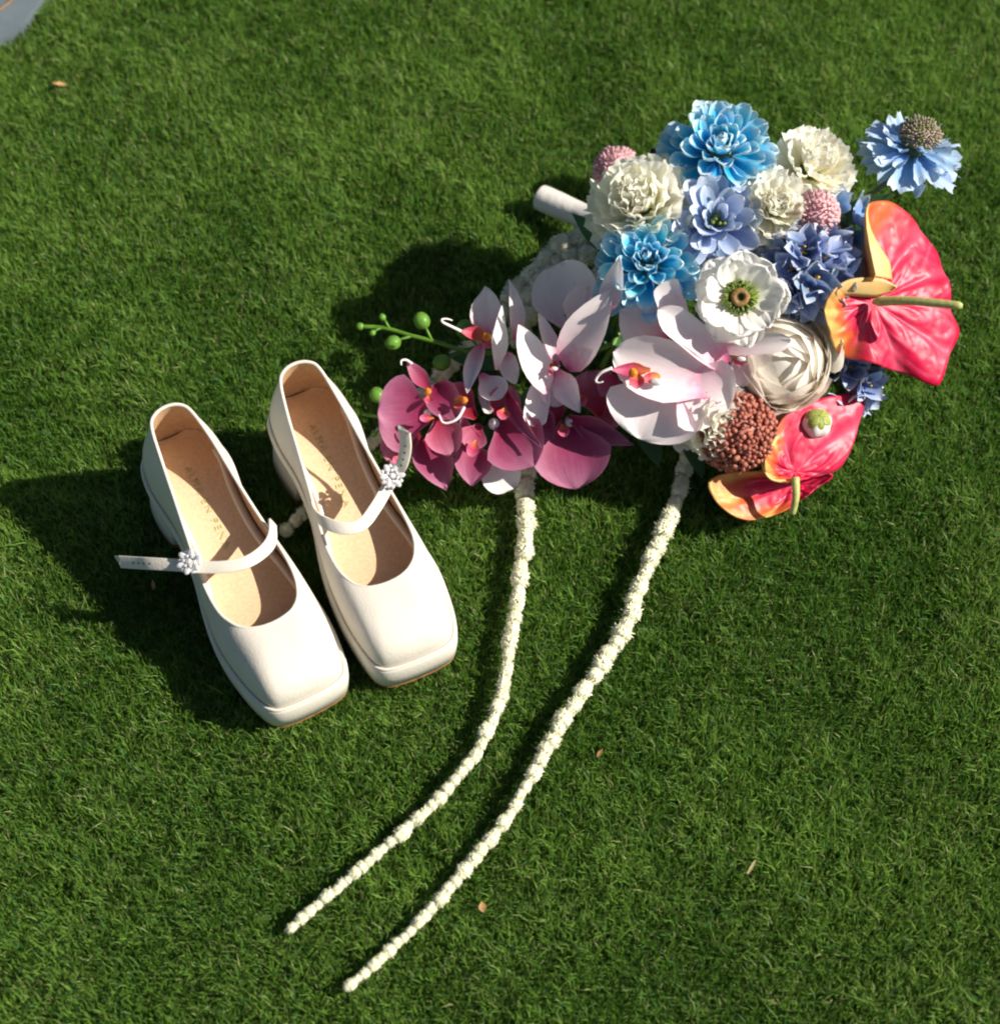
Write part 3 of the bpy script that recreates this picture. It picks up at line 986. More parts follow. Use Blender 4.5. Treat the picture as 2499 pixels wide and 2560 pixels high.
def carnation(px, py, h, n, s, label, seed, mat, name='carnation', rings=None):
    rnd = random.Random(seed)
    F = frame(P(px, py, h), n)
    fl = calyx(name, F, .009 * s, .016 * s, BQ, label=label)
    A = variants(mat, 4, 0.025, 0.022, 'fan', cup=0.5, curl=0.55, ruf=0.085, waves=3, jag=0.045, seed=seed, nu=10, nv=5)
    for (nn, r0, z0, ti, sc) in rings or ((12, .006, -.005, -18, 1.0), (12, .006, -.002, 4, 1.03), (12, .005, .001, 24, 1.0), (11, .004, .004, 42, .95), (9, .003, .006, 56, .88), (8, .002, .008, 70, .78), (5, .001, .009, 84, .66)):
        ring_petals(fl, F @ Matrix.Diagonal((s, s, s, 1)), A, nn, r0, z0, ti, sc, rnd.random(), jit=1.3, rnd=rnd)


carnation(1606, 522, .092, (-0.25, -0.30, 1), 1.28, 'cream carnation over the wrapped handle', 201, M['cream'])
carnation(1932, 528, .094, (0.1, -0.4, 1), .92, 'small cream carnation in the middle of the bouquet', 211, M['cream'])
carnation(2020, 432, .085, (0.35, -0.1, 1), 1.02, 'cream carnation beside the top blue dahlia', 221, M['cream'])
carnation(1778, 1048, .068, (0.3, -0.7, .7), .95, 'cream carnation under the big orchid', 231, M['cream'])


def globe(px, py, h, rad, label, name, mat, n, dot, seed, spike=False, squash=1.0, n_dir=(0, 0, 1), low=False):
    """a round head packed with small florets, one mesh"""
    r = np.random.default_rng(seed)
    bv, bf = ico(2)
    F = frame((P0 if low else P)(px, py, h), n_dir)
    vs = list(bv * rad * 0.88)
    fs = list(bf)
    iv, if_ = ico(1 if dot > 0.0016 else 0)
    k = np.arange(n) + 0.5
    th = np.arccos(1 - 2 * k / n)
    ph = np.pi * (1 + 5 ** .5) * k
    D = np.stack([np.cos(ph) * np.sin(th), np.sin(ph) * np.sin(th), np.cos(th)], 1) + r.normal(0, .035, (n, 3))
    for d in D:
        d = d / np.linalg.norm(d)
        rr = rad * (0.93 + 0.10 * r.random())
        s = dot * (0.75 + 0.5 * r.random())
        b = len(vs)
        c = d * rr
        if spike:
            f = frame((0, 0, 0), d)
            T = np.array(f.to_3x3())
            pr = np.array([(s * .45 * math.cos(a), s * .45 * math.sin(a), -s) for a in (0, 1.57, 3.14, 4.71)] + [(s * .8 * math.cos(a + .8), s * .8 * math.sin(a + .8), s * 1.5) for a in (0, 1.57, 3.14, 4.71)] + [(0, 0, s * .9)])
            vs += list(pr @ T.T + c)
            for q in range(4):
                q2 = (q + 1) % 4
                fs += [(b + q, b + q2, b + 4 + q2, b + 4 + q), (b + 4 + q, b + 4 + q2, b + 8)]
        else:
            vs += list(iv * s + c)
            fs += [tuple(b + i for i in f) for f in if_]
    vs = np.array(vs)
    vs[:, 2] *= squash
    o = link(name, mesh(name, vs, fs, mat), F, BQ)
    o['label'] = label
    return o


globe(1540, 425, .030, .0170, 'dusty pink globe flower behind the cream carnation', 'globe_flower', M['pinkball'], 330, .0017, 1, spike=True, low=True)
globe(2038, 535, .098, .0150, 'dusty pink globe flower near the top anthurium', 'globe_flower', M['pinkball'], 300, .0017, 2, spike=True)
globe(1838, 1078, .062, .0285, 'russet brown ball of tiny bead like florets', 'bead_flower', M['brownball'], 620, .0019, 3)
globe(1642, 392, .070, .0060, 'tiny dark berry cluster by the top dahlia', 'berry', plain('dark_berry', (0.02, 0.025, 0.04), rough=0.5), 40, .0016, 4)


# periwinkle and slate blue heads
def starry(px, py, h, n, s, label, seed, mat, rings, pl=(0.026, 0.012), name='blue_cornflower'):
    rnd = random.Random(seed)
    F = frame(P(px, py, h), n)
    fl = calyx(name, F, .007 * s, .012 * s, BQ, label=label)
    A = variants(mat, 4, pl[0], pl[1], 'spoon', cup=0.7, curl=0.35, ruf=0.05, seed=seed, nu=5, nv=7)
    for (nn, r0, z0, ti, sc) in rings:
        ring_petals(fl, F @ Matrix.Diagonal((s, s, s, 1)), A, nn, r0, z0, ti, sc, rnd.random(), jit=1.7, rnd=rnd)
    sv, sf = [], []
    iv, if_ = ico(0)
    for k in range(16):
        a, t = rnd.uniform(0, 6.28), rnd.uniform(0, .7)
        d = Vector((math.sin(t) * math.cos(a), math.sin(t) * math.sin(a), math.cos(t)))
        p0, p1 = F @ (d * .003 * s), F @ (d * (.012 + rnd.uniform(0, .005)) * s)
        tv, tf, _ = tube([p0, p1], .0006 * s, 4)
        b = len(sv); sv += tv; sf += [tuple(b + i for i in f) for f in tf]
        b = len(sv); sv += [Vector(tuple(q * .0013 * s)) + p1 for q in iv]; sf += [tuple(b + i for i in f) for f in if_]
    o = wobj('stamens', sv, sf, M['stamen'], fl)
    return fl


starry(1785, 560, .094, (0.0, -0.35, 1), 1.12, 'periwinkle blue flower with olive stamens between the dahlias', 301, M['peri'],
       ((13, .005, -.005, -20, 1.0), (13, .005, -.002, 2, 1.0), (12, .004, .001, 20, 1.0), (10, .003, .003, 38, .92), (8, .002, .004, 58, .7)), pl=(.027, .0135))


def floret_head(px, py, h, n, rad, label, seed, count, fs_, mat):
    rnd = random.Random(seed)
    F = frame(P(px, py, h), n)
    fl = calyx('hydrangea_head', F, rad * .55, rad * .5, BQ, label=label)
    pv = []
    for q in range(3):
        vs, fs, uv, mi = [], [], [], []
        npet = (6, 5, 6)[q]
        for k in range(npet):
            a = 2 * math.pi * k / npet + rnd.uniform(-.15, .15)
            v, f, u = petal_geo(.0165, .0125, 'sepal', cup=.7, curl=.3, ruf=.05, seed=seed + q * 7 + k, nu=4, nv=5)
            T = Matrix.Rotation(a, 4, 'Z') @ Matrix.Translation((0, .001, 0)) @ Matrix.Rotation(R(rnd.uniform(15, 48)), 4, 'X')
            b = len(vs)
            vs += [T @ Vector(p) for p in v]; uv += u
            fs += [tuple(b + i for i in ff) for ff in f]; mi += [0] * len(f)
        iv, if_ = ico(0)
        for k in range(3):
            b = len(vs)
            c = np.array((rnd.uniform(-.002, .002), rnd.uniform(-.002, .002), .0035 + rnd.uniform(0, .003)))
            vs += [Vector(tuple(p * .0010 + c)) for p in iv]; uv += [(.5, .5)] * len(iv)
            fs += [tuple(b + i for i in ff) for ff in if_]; mi += [1] * len(if_)
        pv.append(mesh('floret', [tuple(v) for v in vs], fs, [mat, M['pollen']], uv=uv, mat_idx=mi))
    for k in range(count):
        z = 1 - 1.15 * (k + .5) / count
        ph = 2.39996 * k + rnd.uniform(-.3, .3)
        d = Vector((math.sqrt(max(0, 1 - z * z)) * math.cos(ph), math.sqrt(max(0, 1 - z * z)) * math.sin(ph), z))
        T = F @ frame(d * rad * rnd.uniform(.82, 1.0), (d + Vector((rnd.uniform(-.25, .25), rnd.uniform(-.25, .25), 0))).normalized(), Vector((rnd.uniform(-1, 1), rnd.uniform(-1, 1), .1)))
        s = fs_ * rnd.uniform(.85, 1.15)
        link('floret', pv[rnd.randrange(3)], T @ Matrix.Diagonal((s, s, s, 1)), fl)


floret_head(2015, 680, .082, (0.15, -0.35, 1), .025, 'slate blue floret cluster with yellow centres beside the white anemone', 401, 24, 1.30, M['slate'])
floret_head(1790, 615, .074, (0, -0.5, 1), .018, 'pale periwinkle florets between the blue dahlia and the anemone', 421, 7, 1.2, M['peri'])
floret_head(2108, 945, .046, (0.4, -0.6, .8), .019, 'dark blue floret cluster under the top anthurium', 441, 14, 1.05, M['slate'])
floret_head(2098, 560, .070, (0.3, -0.3, 1), .014, 'pale blue florets behind the top anthurium', 461, 6, 1.1, M['scab'])

# white anemone
F = frame(P(1845, 742, .116), (0.02, -0.62, .78))
an = calyx('white_anemone', F, .010, .010, BQ, label='white anemone with scalloped petals and a green brown eye')
AN = variants(M['white'], 4, 0.029, 0.026, 'wide', cup=0.45, curl=0.42, ruf=0.06, waves=5, jag=0.05, seed=500, nu=12, nv=8)
rnd = random.Random(5)
ring_petals(an, F, AN, 9, .003, -.001, 6, 1.03, .0, rnd=rnd)
ring_petals(an, F, AN, 7, .003, .002, 17, .93, .4, rnd=rnd)
sv, sf = [], []
for k in range(150):
    a = 2.39996 * k
    r0 = .0040 + .0042 * random.random()
    ln = .0035 + .0045 * random.random()
    p0 = F @ Vector((math.cos(a) * r0 * .6, math.sin(a) * r0 * .6, .004))
    p1 = F @ Vector((math.cos(a) * (r0 + ln * .8), math.sin(a) * (r0 + ln * .8), .0065 + random.uniform(0, .004)))
    tv, tf, _ = tube([p0, p1], [.00045, .0007], 4)
    b = len(sv); sv += tv; sf += [tuple(b + i for i in f) for f in tf]
wobj('stamens', sv, sf, M['stamen'], an)
tor = [F @ Vector((.0045 * math.cos(t), .0045 * math.sin(t), .0085)) for t in np.linspace(0, 6.283, 18, endpoint=False)]
tv, tf, _ = tube(tor, .0023, 8, closed=True)
wobj('eye', tv, tf, M['eye'], an)

# ranunculus: nested cupped petals
F = frame(P(1950, 905, .078), (-0.05, -0.66, .75))
rn = calyx('ranunculus', F, .013, .012, BQ, label='ivory ranunculus of many wrapped round petals beside the white anemone')
rnd = random.Random(6)


def shell_petal(Rr, th0, th1, ph, half, seed):
    r = random.Random(seed)
    a1, a2, a3 = r.uniform(0, 6), r.uniform(0, 6), r.uniform(.9, 1.1)
    vs, fs, uv = [], [], []
    nu, nv = 9, 7
    for j in range(nv + 1):
        v = j / nv
        for i in range(nu + 1):
            u = -1 + 2 * i / nu
            top = th1 + (th0 - th1) * .34 * abs(u) ** 3.2 + .025 * math.sin(4 * u + a1)
            th = th0 + (top - th0) * v
            rr = Rr * (1 + .035 * u * a3 + .012 * math.sin(3 * u + a2) * v) + .0030 * v ** 6
            f = ph + u * half * (1 - .1 * v)
            vs.append((rr * math.sin(th) * math.cos(f), rr * math.sin(th) * math.sin(f), rr * math.cos(th)))
            uv.append((.5 + .5 * u, v))
    for j in range(nv):
        for i in range(nu):
            k = j * (nu + 1) + i
            fs.append((k, k + 1, k + nu + 2, k + nu + 1))
    return mesh('petal', vs, fs, M['ivory'], uv=uv)


for k, (Rr, e, n_) in enumerate(((.0350, 72, 4), (.0332, 58, 4), (.0314, 47, 5), (.0296, 38, 4), (.0278, 30, 4), (.0260, 22, 4), (.0242, 14, 3))):
    p0 = rnd.uniform(0, 6.28)
    for q in range(n_):
        link('petal', shell_petal(Rr * rnd.uniform(.985, 1.015), R(125), R(e + rnd.uniform(-2, 2)), p0 + 2 * math.pi * q / n_ + rnd.uniform(-.12, .12), math.pi / n_ * 1.45, k * 10 + q), F @ Matrix.Translation((0, 0, -.004)), rn)
hv_, hf_ = ico(3)
link('heart', mesh('heart', hv_ * np.array((.0218, .0218, .0222)) * (1 + .02 * np.sin(9 * np.arctan2(hv_[:, 1], hv_[:, 0]) + 40 * hv_[:, 2]))[:, None], hf_, M['ivory'], uv=[(.5, .6)] * len(hv_)), F @ Matrix.Translation((0, 0, -.004)), rn)
# two loose guard petals folded back behind the ball
RV = variants(M['ivory'], 3, 0.036, 0.044, 'wide', cup=0.7, curl=0.5, ruf=0.03, waves=3, seed=520, nu=8, nv=8)
for (az_, ti) in ((-25, 30), (20, 38), (-70, 34)):
    link('petal', RV[rnd.randrange(3)], F @ Matrix.Rotation(R(az_), 4, 'Z') @ Matrix.Translation((0, .022, -.018)) @ Matrix.Rotation(R(ti), 4, 'X'), rn)

# scabiosa on its own stem
F = frame(P(2280, 372, .075), (0.18, 0.28, 1)) @ Matrix.Scale(0.93, 4)
sc_ = calyx('scabiosa', F, .012, .012, BQ, label='sky blue scabiosa on a long stem, apart from the other flowers')
SV = variants(M['scab'], 5, 0.029, 0.027, 'fan', cup=0.45, curl=0.1, ruf=0.10, waves=3, jag=0.13, seed=540, nu=10, nv=6)
rnd = random.Random(8)
ring_petals(sc_, F, SV, 9, .009, -.003, -26, 1.10, .2, jit=1.6, rnd=rnd)
ring_petals(sc_, F, SV, 9, .009, .000, -4, 1.0, .6, jit=1.6, rnd=rnd)
ring_petals(sc_, F, SV, 8, .008, .003, 20, .72, .1, jit=1.6, rnd=rnd)
dv, df = [], []
bv, bf = ico(2)
Fp = F @ Matrix.Translation((0.002, 0, .013))
dv += [Fp @ Vector((p[0] * .0135, p[1] * .0135, p[2] * .011)) for p in bv]; df += list(bf)
for k in range(210):
    z = 1 - 1.2 * (k + .5) / 210
    a = 2.39996 * k
    d = Vector((math.sqrt(max(0, 1 - z * z)) * math.cos(a), math.sqrt(max(0, 1 - z * z)) * math.sin(a), z))
    c0 = Vector((d.x * .0128, d.y * .0128, d.z * .0105))
    c1 = c0 + (d + Vector((random.uniform(-.35, .35), random.uniform(-.35, .35), random.uniform(-.2, .3)))).normalized() * random.uniform(.0025, .0058)
    tv, tf, _ = tube([Fp @ c0, Fp @ c1], [.0005, .0009], 4)
    b = len(dv); dv += tv; df += [tuple(b + i for i in f) for f in tf]
wobj('pincushion', dv, df, M['pincushion'], sc_)
tv, tf, _ = tube(catmull([P(2000, 620, .06), P(2105, 530, .066), P(2190, 475, .068), P(2250, 430, .066), P(2270, 395, .069)], 16), .0019, 8)
wobj('flower_stem', tv, tf, M['darkstem'], sc_)

# small ranunculus bud
F = frame(P(2040, 1058, .060), (0.05, -0.05, 1))
bv, bf = ico(3)
bd = link('ranunculus_bud', mesh('ranunculus_bud', bv * np.array((.0108, .0108, .0100)) * (1 + .04 * np.sin(6 * np.arctan2(bv[:, 1], bv[:, 0])))[:, None], bf, M['column']), F, BQ)
bd['label'] = 'small white and green bud over the lower anthurium'
BG = variants(plain('yellow_green_sepal', (0.40, 0.46, 0.10), rough=0.5, noise=0.2, scale=300, trans=0.15), 2, 0.0195, 0.0135, 'sepal', cup=-0.7, curl=-1.5, seed=565, nu=4, nv=6)
rnd = random.Random(9)
ring_petals(bd, F, BG, 6, .0005, .0108, 6, .64, .2, jit=.5, name='sepal', rnd=rnd)

# peach and blush petals of flowers tucked behind
def loose(name, label, mat, specs):
    p = [P(*s[0]) for s in specs]
    c = sum(p, Vector()) / len(p)
    fl = calyx(name, frame(c - Vector((0, 0, .008)), (0, -.3, 1)), .006, .006, BQ, label=label)
    for sp in specs:
        seg_petal(fl, mat, *sp)
    return fl


def seg_petal(parent, mat, b, t, wpx, shape='sepal', cup=0.5, curl=0.3, roll=0.0, ruf=0.045, seed=None, name='petal', nu=6, nv=9, twist=0.0, jag=0.0):
    """one petal from point b to point t (photo column, row, height), wpx wide, turned by roll away from facing the viewer"""
    B, T = P(*b), P(*t)
    y = (T - B)
    Ln = y.length
    y.normalize()
    c = (B + T) / 2
    n = view_dir(c)
    n = (n - y * n.dot(y)).normalized()
    n = Matrix.Rotation(R(roll), 3, y) @ n
    # a curled petal is measured along its chord
    k = 1.0
    if abs(curl) > 1e-3:
        k = abs(curl / 2) / math.sin(abs(curl / 2))
    n2 = Matrix.Rotation(-curl / 2, 3, y.cross(n)) @ n
    y2 = Matrix.Rotation(-curl / 2, 3, y.cross(n)) @ y
    F = frame(B, n2, y2)
    W_ = wpx / 3400.0 * (1.24 if mat in (M['orchid'], M['whorchid']) else 1.14 if mat is M['magenta'] else 1.05)
    sd = int(abs(b[0] * 7 + t[1] * 3 + wpx)) if seed is None else seed
    me = petal_mesh(mat, Ln * k, W_, shape, cup=cup, curl=curl, ruf=ruf, seed=sd, nu=nu, nv=nv, twist=twist, jag=jag)
    return link(name, me, F, parent)


def blob(parent, name, px, py, h, rx, ry, rz, mat, n=(0, -.5, .87)):
    v, f = ico(2)
    F = frame(P(px, py, h), n)
    vv = v * np.array((rx, ry, rz))
    vv *= (1 + 0.12 * np.sin(vv[:, :1] * 900) * np.cos(vv[:, 1:2] * 800))
    return link(name, mesh(name, vv, f, mat), F, parent)


loose('peach_flower', 'peach petals tucked beside the top anthurium', M['peach'], [((2120, 745, .065), (2112, 610, .085), 85, 'wide', .5, .3, 10), ((2090, 740, .06), (2075, 640, .075), 60, 'wide', .5, .3, -20), ((2150, 740, .065), (2150, 640, .075), 60, 'wide', .5, .2, 20)])
loose('blush_flower', 'blush pink ruffled petals at the right edge of the bouquet', M['blush'], [((2110, 970, .045), (2185, 935, .052), 75, 'wide', .4, .3, 10), ((2120, 985, .045), (2200, 972, .046), 40, 'lance', .3, .2, -10), ((2100, 960, .045), (2170, 1000, .045), 50, 'wide', .4, .3, 30)])
loose('blush_rose', 'shaded blush petals below the ivory ranunculus', M['blush'], [((1980, 960, .045), (1920, 1045, .045), 110, 'wide', .6, .5, 10), ((1990, 960, .045), (1990, 1040, .042), 110, 'wide', .6, .5, -10), ((2030, 860, .06), (2085, 800, .062), 100, 'wide', .5, .4, 0), ((1960, 830, .075), (2000, 790, .070), 110, 'wide', .5, .4, 0), ((1890, 850, .07), (1900, 780, .072), 90, 'wide', .5, .4, 0)])

# ------------------------------------------------------------------ orchids
ORC = []


def orchid(name, label, mat, cx, cy, h, petals, lips=(), callus=(), column=(), n=(0, -.4, .9)):
    F = frame(P(cx, cy, h - .006), n)
    fl = calyx(name, F, .0045, .006, BQ, mat=M['column'], label=label)
    for p in petals:
        p = list(p)
        mt = mat
        if isinstance(p[-1], str) and p[-1] in M:
            mt = M[p.pop()]
        seg_petal(fl, mt, *p)
    for p in lips:
        seg_petal(fl, M['lip'], *p, name='lip')
    for p in callus:
        blob(fl, 'callus', p[0], p[1], p[2], p[3] / 4300, p[3] / 4300, p[3] / 6000, M['callus'])
    for p in column:
        blob(fl, 'column', p[0], p[1], p[2], p[3] / 3400, p[3] / 5500, p[3] / 5000, M['column'])
    ORC.append(fl)
    return fl


PK, WH = M['orchid'], M['whorchid']
orchid('pink_orchid', 'pale pink orchid at the left end of the spray, white petal lit edge on', PK, 1232, 850, .066, [
    ((1222, 838, .064), (1213, 716, .078), 78, 'sepal', .8, .35, -25),
    ((1240, 925, .066), (1254, 764, .090), 58, 'lance', .6, .3, 52, .02, None, 'petal', 6, 9, 0, 0, 'whorchid'),
    ((1284, 850, .068), (1272, 698, .092), 46, 'lance', .9, -.8, 35),
    ((1205, 858, .062), (1166, 982, .060), 52, 'sepal', 1.2, .3, 30),
    ((1200, 935, .058), (1252, 998, .058), 72, 'orb', .9, .5, -15),
    ((1200, 975, .052), (1224, 1034, .052), 22, 'strap', .8, .5, 0),
    ((1262, 880, .062), (1290, 960, .058), 50, 'sepal', .8, .4, 25)],
    lips=[((1222, 842, .072), (1150, 828, .076), 46, 'lance', 1.1, .5, 20), ((1226, 845, .074), (1215, 870, .076), 40, 'orb', 1.0, .6, 0)],
    callus=[(1216, 842, .079, 14)], column=[(1240, 828, .078, 12)])
orchid('pink_orchid', 'pale pink orchid in the middle of the spray with narrow upright petals', PK, 1385, 915, .078, [
    ((1362, 985, .074), (1296, 812, .098), 84, 'sepal', .75, .3, 38, .02, None, 'petal', 6, 9, 0, 0, 'whorchid'),
    ((1352, 955, .066), (1330, 1067, .060), 58, 'strap', 1.0, .3, -10, .02, None, 'petal', 6, 9, 0, 0, 'whorchid'),
    ((1393, 915, .078), (1346, 784, .098), 46, 'sepal', 1.2, .4, 30),
    ((1420, 925, .078), (1530, 722, .112), 98, 'sepal', .9, -.5, -15),
    ((1508, 800, .098), (1549, 642, .128), 56, 'lance', .9, .7, -20),
    ((1392, 925, .078), (1449, 1032, .076), 66, 'lance', .9, .4, 20),
    ((1385, 940, .066), (1392, 1018, .062), 68, 'orb', .8, .5, 0)],
    lips=[((1388, 905, .080), (1372, 940, .084), 26, 'lance', 1.0, .4, 0)], column=[(1384, 922, .086, 9)])
orchid('pink_orchid', 'pale orchid showing one large round shaded petal in front of the green strand', PK, 1452, 820, .078, [
    ((1448, 852, .072), (1396, 658, .092), 158, 'orb', .75, .55, -20, .015),
    ((1450, 850, .070), (1475, 720, .080), 110, 'orb', .7, .5, 10)],
    lips=[((1442, 868, .084), (1442, 800, .090), 44, 'orb', 1.1, .6, 10), ((1405, 868, .082), (1480, 820, .088), 26, 'strap', 1.0, .6, 0), ((1395, 875, .08), (1412, 835, .086), 26, 'sepal', .9, .4, 0)],
    callus=[(1464, 812, .093, 8)], column=[(1461, 793, .094, 13)])
orchid('pink_orchid', 'largest pale pink orchid with broad drooping petals and orange lip', PK, 1655, 945, .098, [
    ((1668, 945, .092), (1598, 1098, .070), 205, 'orb', .65, -.35, 0, .02, None, 'petal', 9, 10),
    ((1790, 960, .094), (1533, 880, .108), 138, 'wide', .9, -.6, -8, .02, None, 'petal', 9, 10),
    ((1690, 940, .096), (1822, 1025, .088), 165, 'orb', .6, -.5, 5, .03, None, 'petal', 9, 10),
    ((1665, 850, .088), (1548, 775, .098), 110, 'sepal', .7, .5, 0),
    ((1812, 915, .098), (1643, 775, .116), 72, 'strap', 1.0, -.5, 12),
    ((1715, 850, .096), (1660, 705, .124), 62, 'strap', .9, 1.3, 10),
    ((1775, 862, .092), (1977, 850, .112), 46, 'strap', .8, -.4, 15)],
    lips=[((1625, 925, .106), (1525, 925, .112), 40, 'lance', 1.0, .4, 10), ((1592, 928, .110), (1590, 972, .114), 46, 'orb', 1.2, .5, 0), ((1650, 940, .106), (1600, 950, .11), 30, 'sepal', 1.0, .4, 0)],
    callus=[(1582, 932, .118, 14)], column=[(1640, 955, .108, 15)])
orchid('pink_orchid', 'small pink orchid pressed between the largest orchid and the ranunculus', PK, 1848, 905, .088, [
    ((1845, 890, .088), (1850, 965, .082), 66, 'orb', .8, .4, 0), ((1835, 880, .088), (1800, 850, .09), 50, 'sepal', .8, .3, 0)],
    lips=[((1840, 880, .092), (1855, 915, .096), 34, 'orb', 1.0, .5, 0)], column=[(1852, 897, .100, 11)])

MG = M['magenta']
orchid('magenta_orchid', 'magenta orchid nearest the shoes with a large round petal', MG, 1070, 1030, .050, [
    ((1082, 1035, .046), (945, 1030, .052), 182, 'orb', .55, .4, -8, .02, None, 'petal', 8, 9),
    ((1074, 975, .050), (1015, 898, .062), 42, 'lance', .8, .6, 10),
    ((1088, 960, .052), (1150, 1060, .052), 84, 'sepal', .7, -.4, 10),
    ((1095, 1040, .050), (1130, 1140, .046), 92, 'orb', .7, -.4, 5),
    ((1055, 1100, .034), (1116, 1226, .022), 96, 'sepal', .7, -.5, -12),
    ((1050, 1085, .034), (958, 1140, .028), 90, 'orb', .7, .4, 0)],
    lips=[((1072, 990, .056), (1070, 1010, .06), 26, 'orb', 1.0, .4, 0), ((1085, 1045, .054), (1048, 1045, .058), 24, 'orb', 1.0, .4, 0), ((1000, 1140, .034), (985, 1158, .036), 26, 'orb', 1, .4, 0)],
    callus=[(1069, 978, .062, 11)])
orchid('magenta_orchid', 'magenta orchid in the middle of the lower row with folded petal', MG, 1235, 1060, .052, [
    ((1250, 1050, .048), (1335, 1165, .046), 150, 'orb', .6, -.4, 5, .02, None, 'petal', 8, 9),
    ((1262, 972, .056), (1352, 1118, .060), 46, 'lance', 1.0, -.4, 30),
    ((1190, 1045, .048), (1112, 972, .052), 92, 'orb', .7, .4, 0),
    ((1185, 1115, .042), (1180, 1216, .030), 92, 'sepal', .8, -.3, 0),
    ((1200, 1100, .044), (1128, 1090, .040), 96, 'orb', .7, .3, 0),
    ((1200, 1060, .048), (1168, 1120, .046), 70, 'orb', .7, .3, 0),
    ((1240, 1040, .05), (1285, 965, .054), 80, 'sepal', .7, .3, 0)],
    lips=[((1190, 1100, .052), (1175, 1142, .056), 36, 'orb', 1.0, .5, 0), ((1262, 1020, .058), (1255, 1050, .062), 40, 'orb', 1, .5, 0), ((1135, 1000, .06), (1165, 1012, .064), 40, 'sepal', 1, .5, 0)],
    callus=[(1160, 1000, .066, 11)])
orchid('magenta_orchid', 'magenta orchid with the largest round petal hanging at the bottom', MG, 1425, 1055, .055, [
    ((1415, 1050, .050), (1442, 1222, .030), 182, 'orb', .55, -.5, 0, .02, None, 'petal', 8, 9),
    ((1420, 1042, .054), (1584, 1113, .046), 66, 'lance', .8, -.3, 15),
    ((1500, 1040, .050), (1470, 930, .056), 120, 'orb', .7, .3, 0),
    ((1340, 1035, .054), (1382, 1098, .052), 78, 'sepal', .7, -.3, 15),
    ((1395, 1055, .05), (1350, 965, .054), 80, 'sepal', .7, .3, 0),
    ((1590, 1075, .046), (1692, 1095, .040), 46, 'sepal', .7, -.2, 10),
    ((1480, 1010, .05), (1560, 1050, .048), 80, 'orb', .7, .3, 0),
    ((1540, 940, .07), (1500, 990, .066), 60, 'sepal', .7, .3, 0)],
    lips=[((1405, 1060, .058), (1412, 1092, .06), 34, 'orb', 1.0, .5, 0), ((1440, 985, .058), (1460, 1015, .06), 40, 'orb', 1.0, .5, 0)])
orchid('white_orchid', 'small white orchid petal lit by sun under the magenta orchids', WH, 1235, 1165, .030, [
    ((1212, 1140, .030), (1283, 1222, .022), 84, 'wide', .5, -.3, 0)])

# pale curling tendrils at the tips of the lips
for (pts, par) in (([(1152, 828, .078), (1125, 815, .082), (1107, 806, .085), (1104, 799, .086), (1116, 797, .085), (1130, 801, .083)], ORC[0]),
                   ([(1530, 920, .112), (1505, 930, .112), (1493, 942, .110), (1489, 953, .109), (1497, 957, .109), (1507, 954, .110)], ORC[3]),
                   ([(1160, 1018, .068), (1145, 1045, .068), (1122, 1057, .066), (1107, 1056, .066), (1100, 1044, .068), (1097, 1036, .069)], ORC[6]),
                   ([(1030, 910, .061), (1015, 900, .063), (1003, 902, .064), (1003, 913, .063)], ORC[5])):
    cp = catmull([P(*p) for p in pts], 18)
    tv, tf, _ = tube(cp, [.0012 * (1 - .55 * i / 17) for i in range(18)], 6)
    wobj('tendril', tv, tf, M['column'], par)

# bud sprays of the orchid
def bud_spray(label, path, buds, rad):
    tv, tf, _ = tube(catmull([P(*p) for p in path], 22), rad, 8)
    st = wobj('orchid_bud_spray', tv, tf, M['stem'], BQ)
    st['label'] = label
    v, f = ico(2)
    for (a, b, r) in buds:
        A, B = P(*a), P(*b)
        tv, tf, _ = tube([A, (A + B) / 2 + Vector((0, 0, .001)), B], [rad * .7, rad * .6, rad * .6], 6)
        wobj('pedicel', tv, tf, M['stem'], st)
        vv = v * np.array((r, r, r * 1.12)) / 3400
        link('bud', mesh('bud', vv, f, M['bud']), frame(B, (B - A).normalized()), st)


bud_spray('bright green orchid bud spray reaching out to the left', [(1330, 900, .05), (1240, 885, .05), (1165, 878, .048), (1100, 858, .046), (1030, 840, .045), (960, 820, .045), (902, 817, .045)],
          [((975, 824, .045), (956, 793, .050), 9), ((955, 819, .045), (931, 832, .046), 8), ((920, 817, .045), (900, 816, .045), 10), ((1030, 840, .045), (982, 857, .044), 19), ((1080, 852, .046), (1054, 802, .052), 21), ((1160, 878, .048), (1104, 906, .044), 21), ((1200, 880, .05), (1165, 825, .05), 26)], .0017)
bud_spray('low green orchid bud spray between the shoe and the magenta orchid', [(1060, 1060, .03), (1000, 1050, .03), (950, 1042, .03), (905, 1036, .028)],
          [((985, 1048, .030), (943, 988, .034), 20), ((990, 1049, .03), (935, 1085, .024), 8)], .0016)
tv, tf, _ = tube(catmull([P(1300, 835, .062), P(1345, 850, .064), P(1372, 885, .062), P(1450, 890, .060), P(1530, 860, .06)], 16), .0021, 8)
wobj('flower_stem', tv, tf, M['stem'], BQ)
tv, tf, _ = tube(catmull([P(1255, 950, .05), P(1285, 945, .052), P(1300, 920, .052)], 8), .0020, 8)
wobj('flower_stem', tv, tf, M['stem'], BQ)
# ------------------------------------------------------------------ anthuriums
RED, PINK, ORG, YEL = np.array((0.70, 0.006, 0.070)), np.array((0.82, 0.17, 0.27)), np.array((0.74, 0.15, 0.03)), np.array((0.72, 0.52, 0.14))


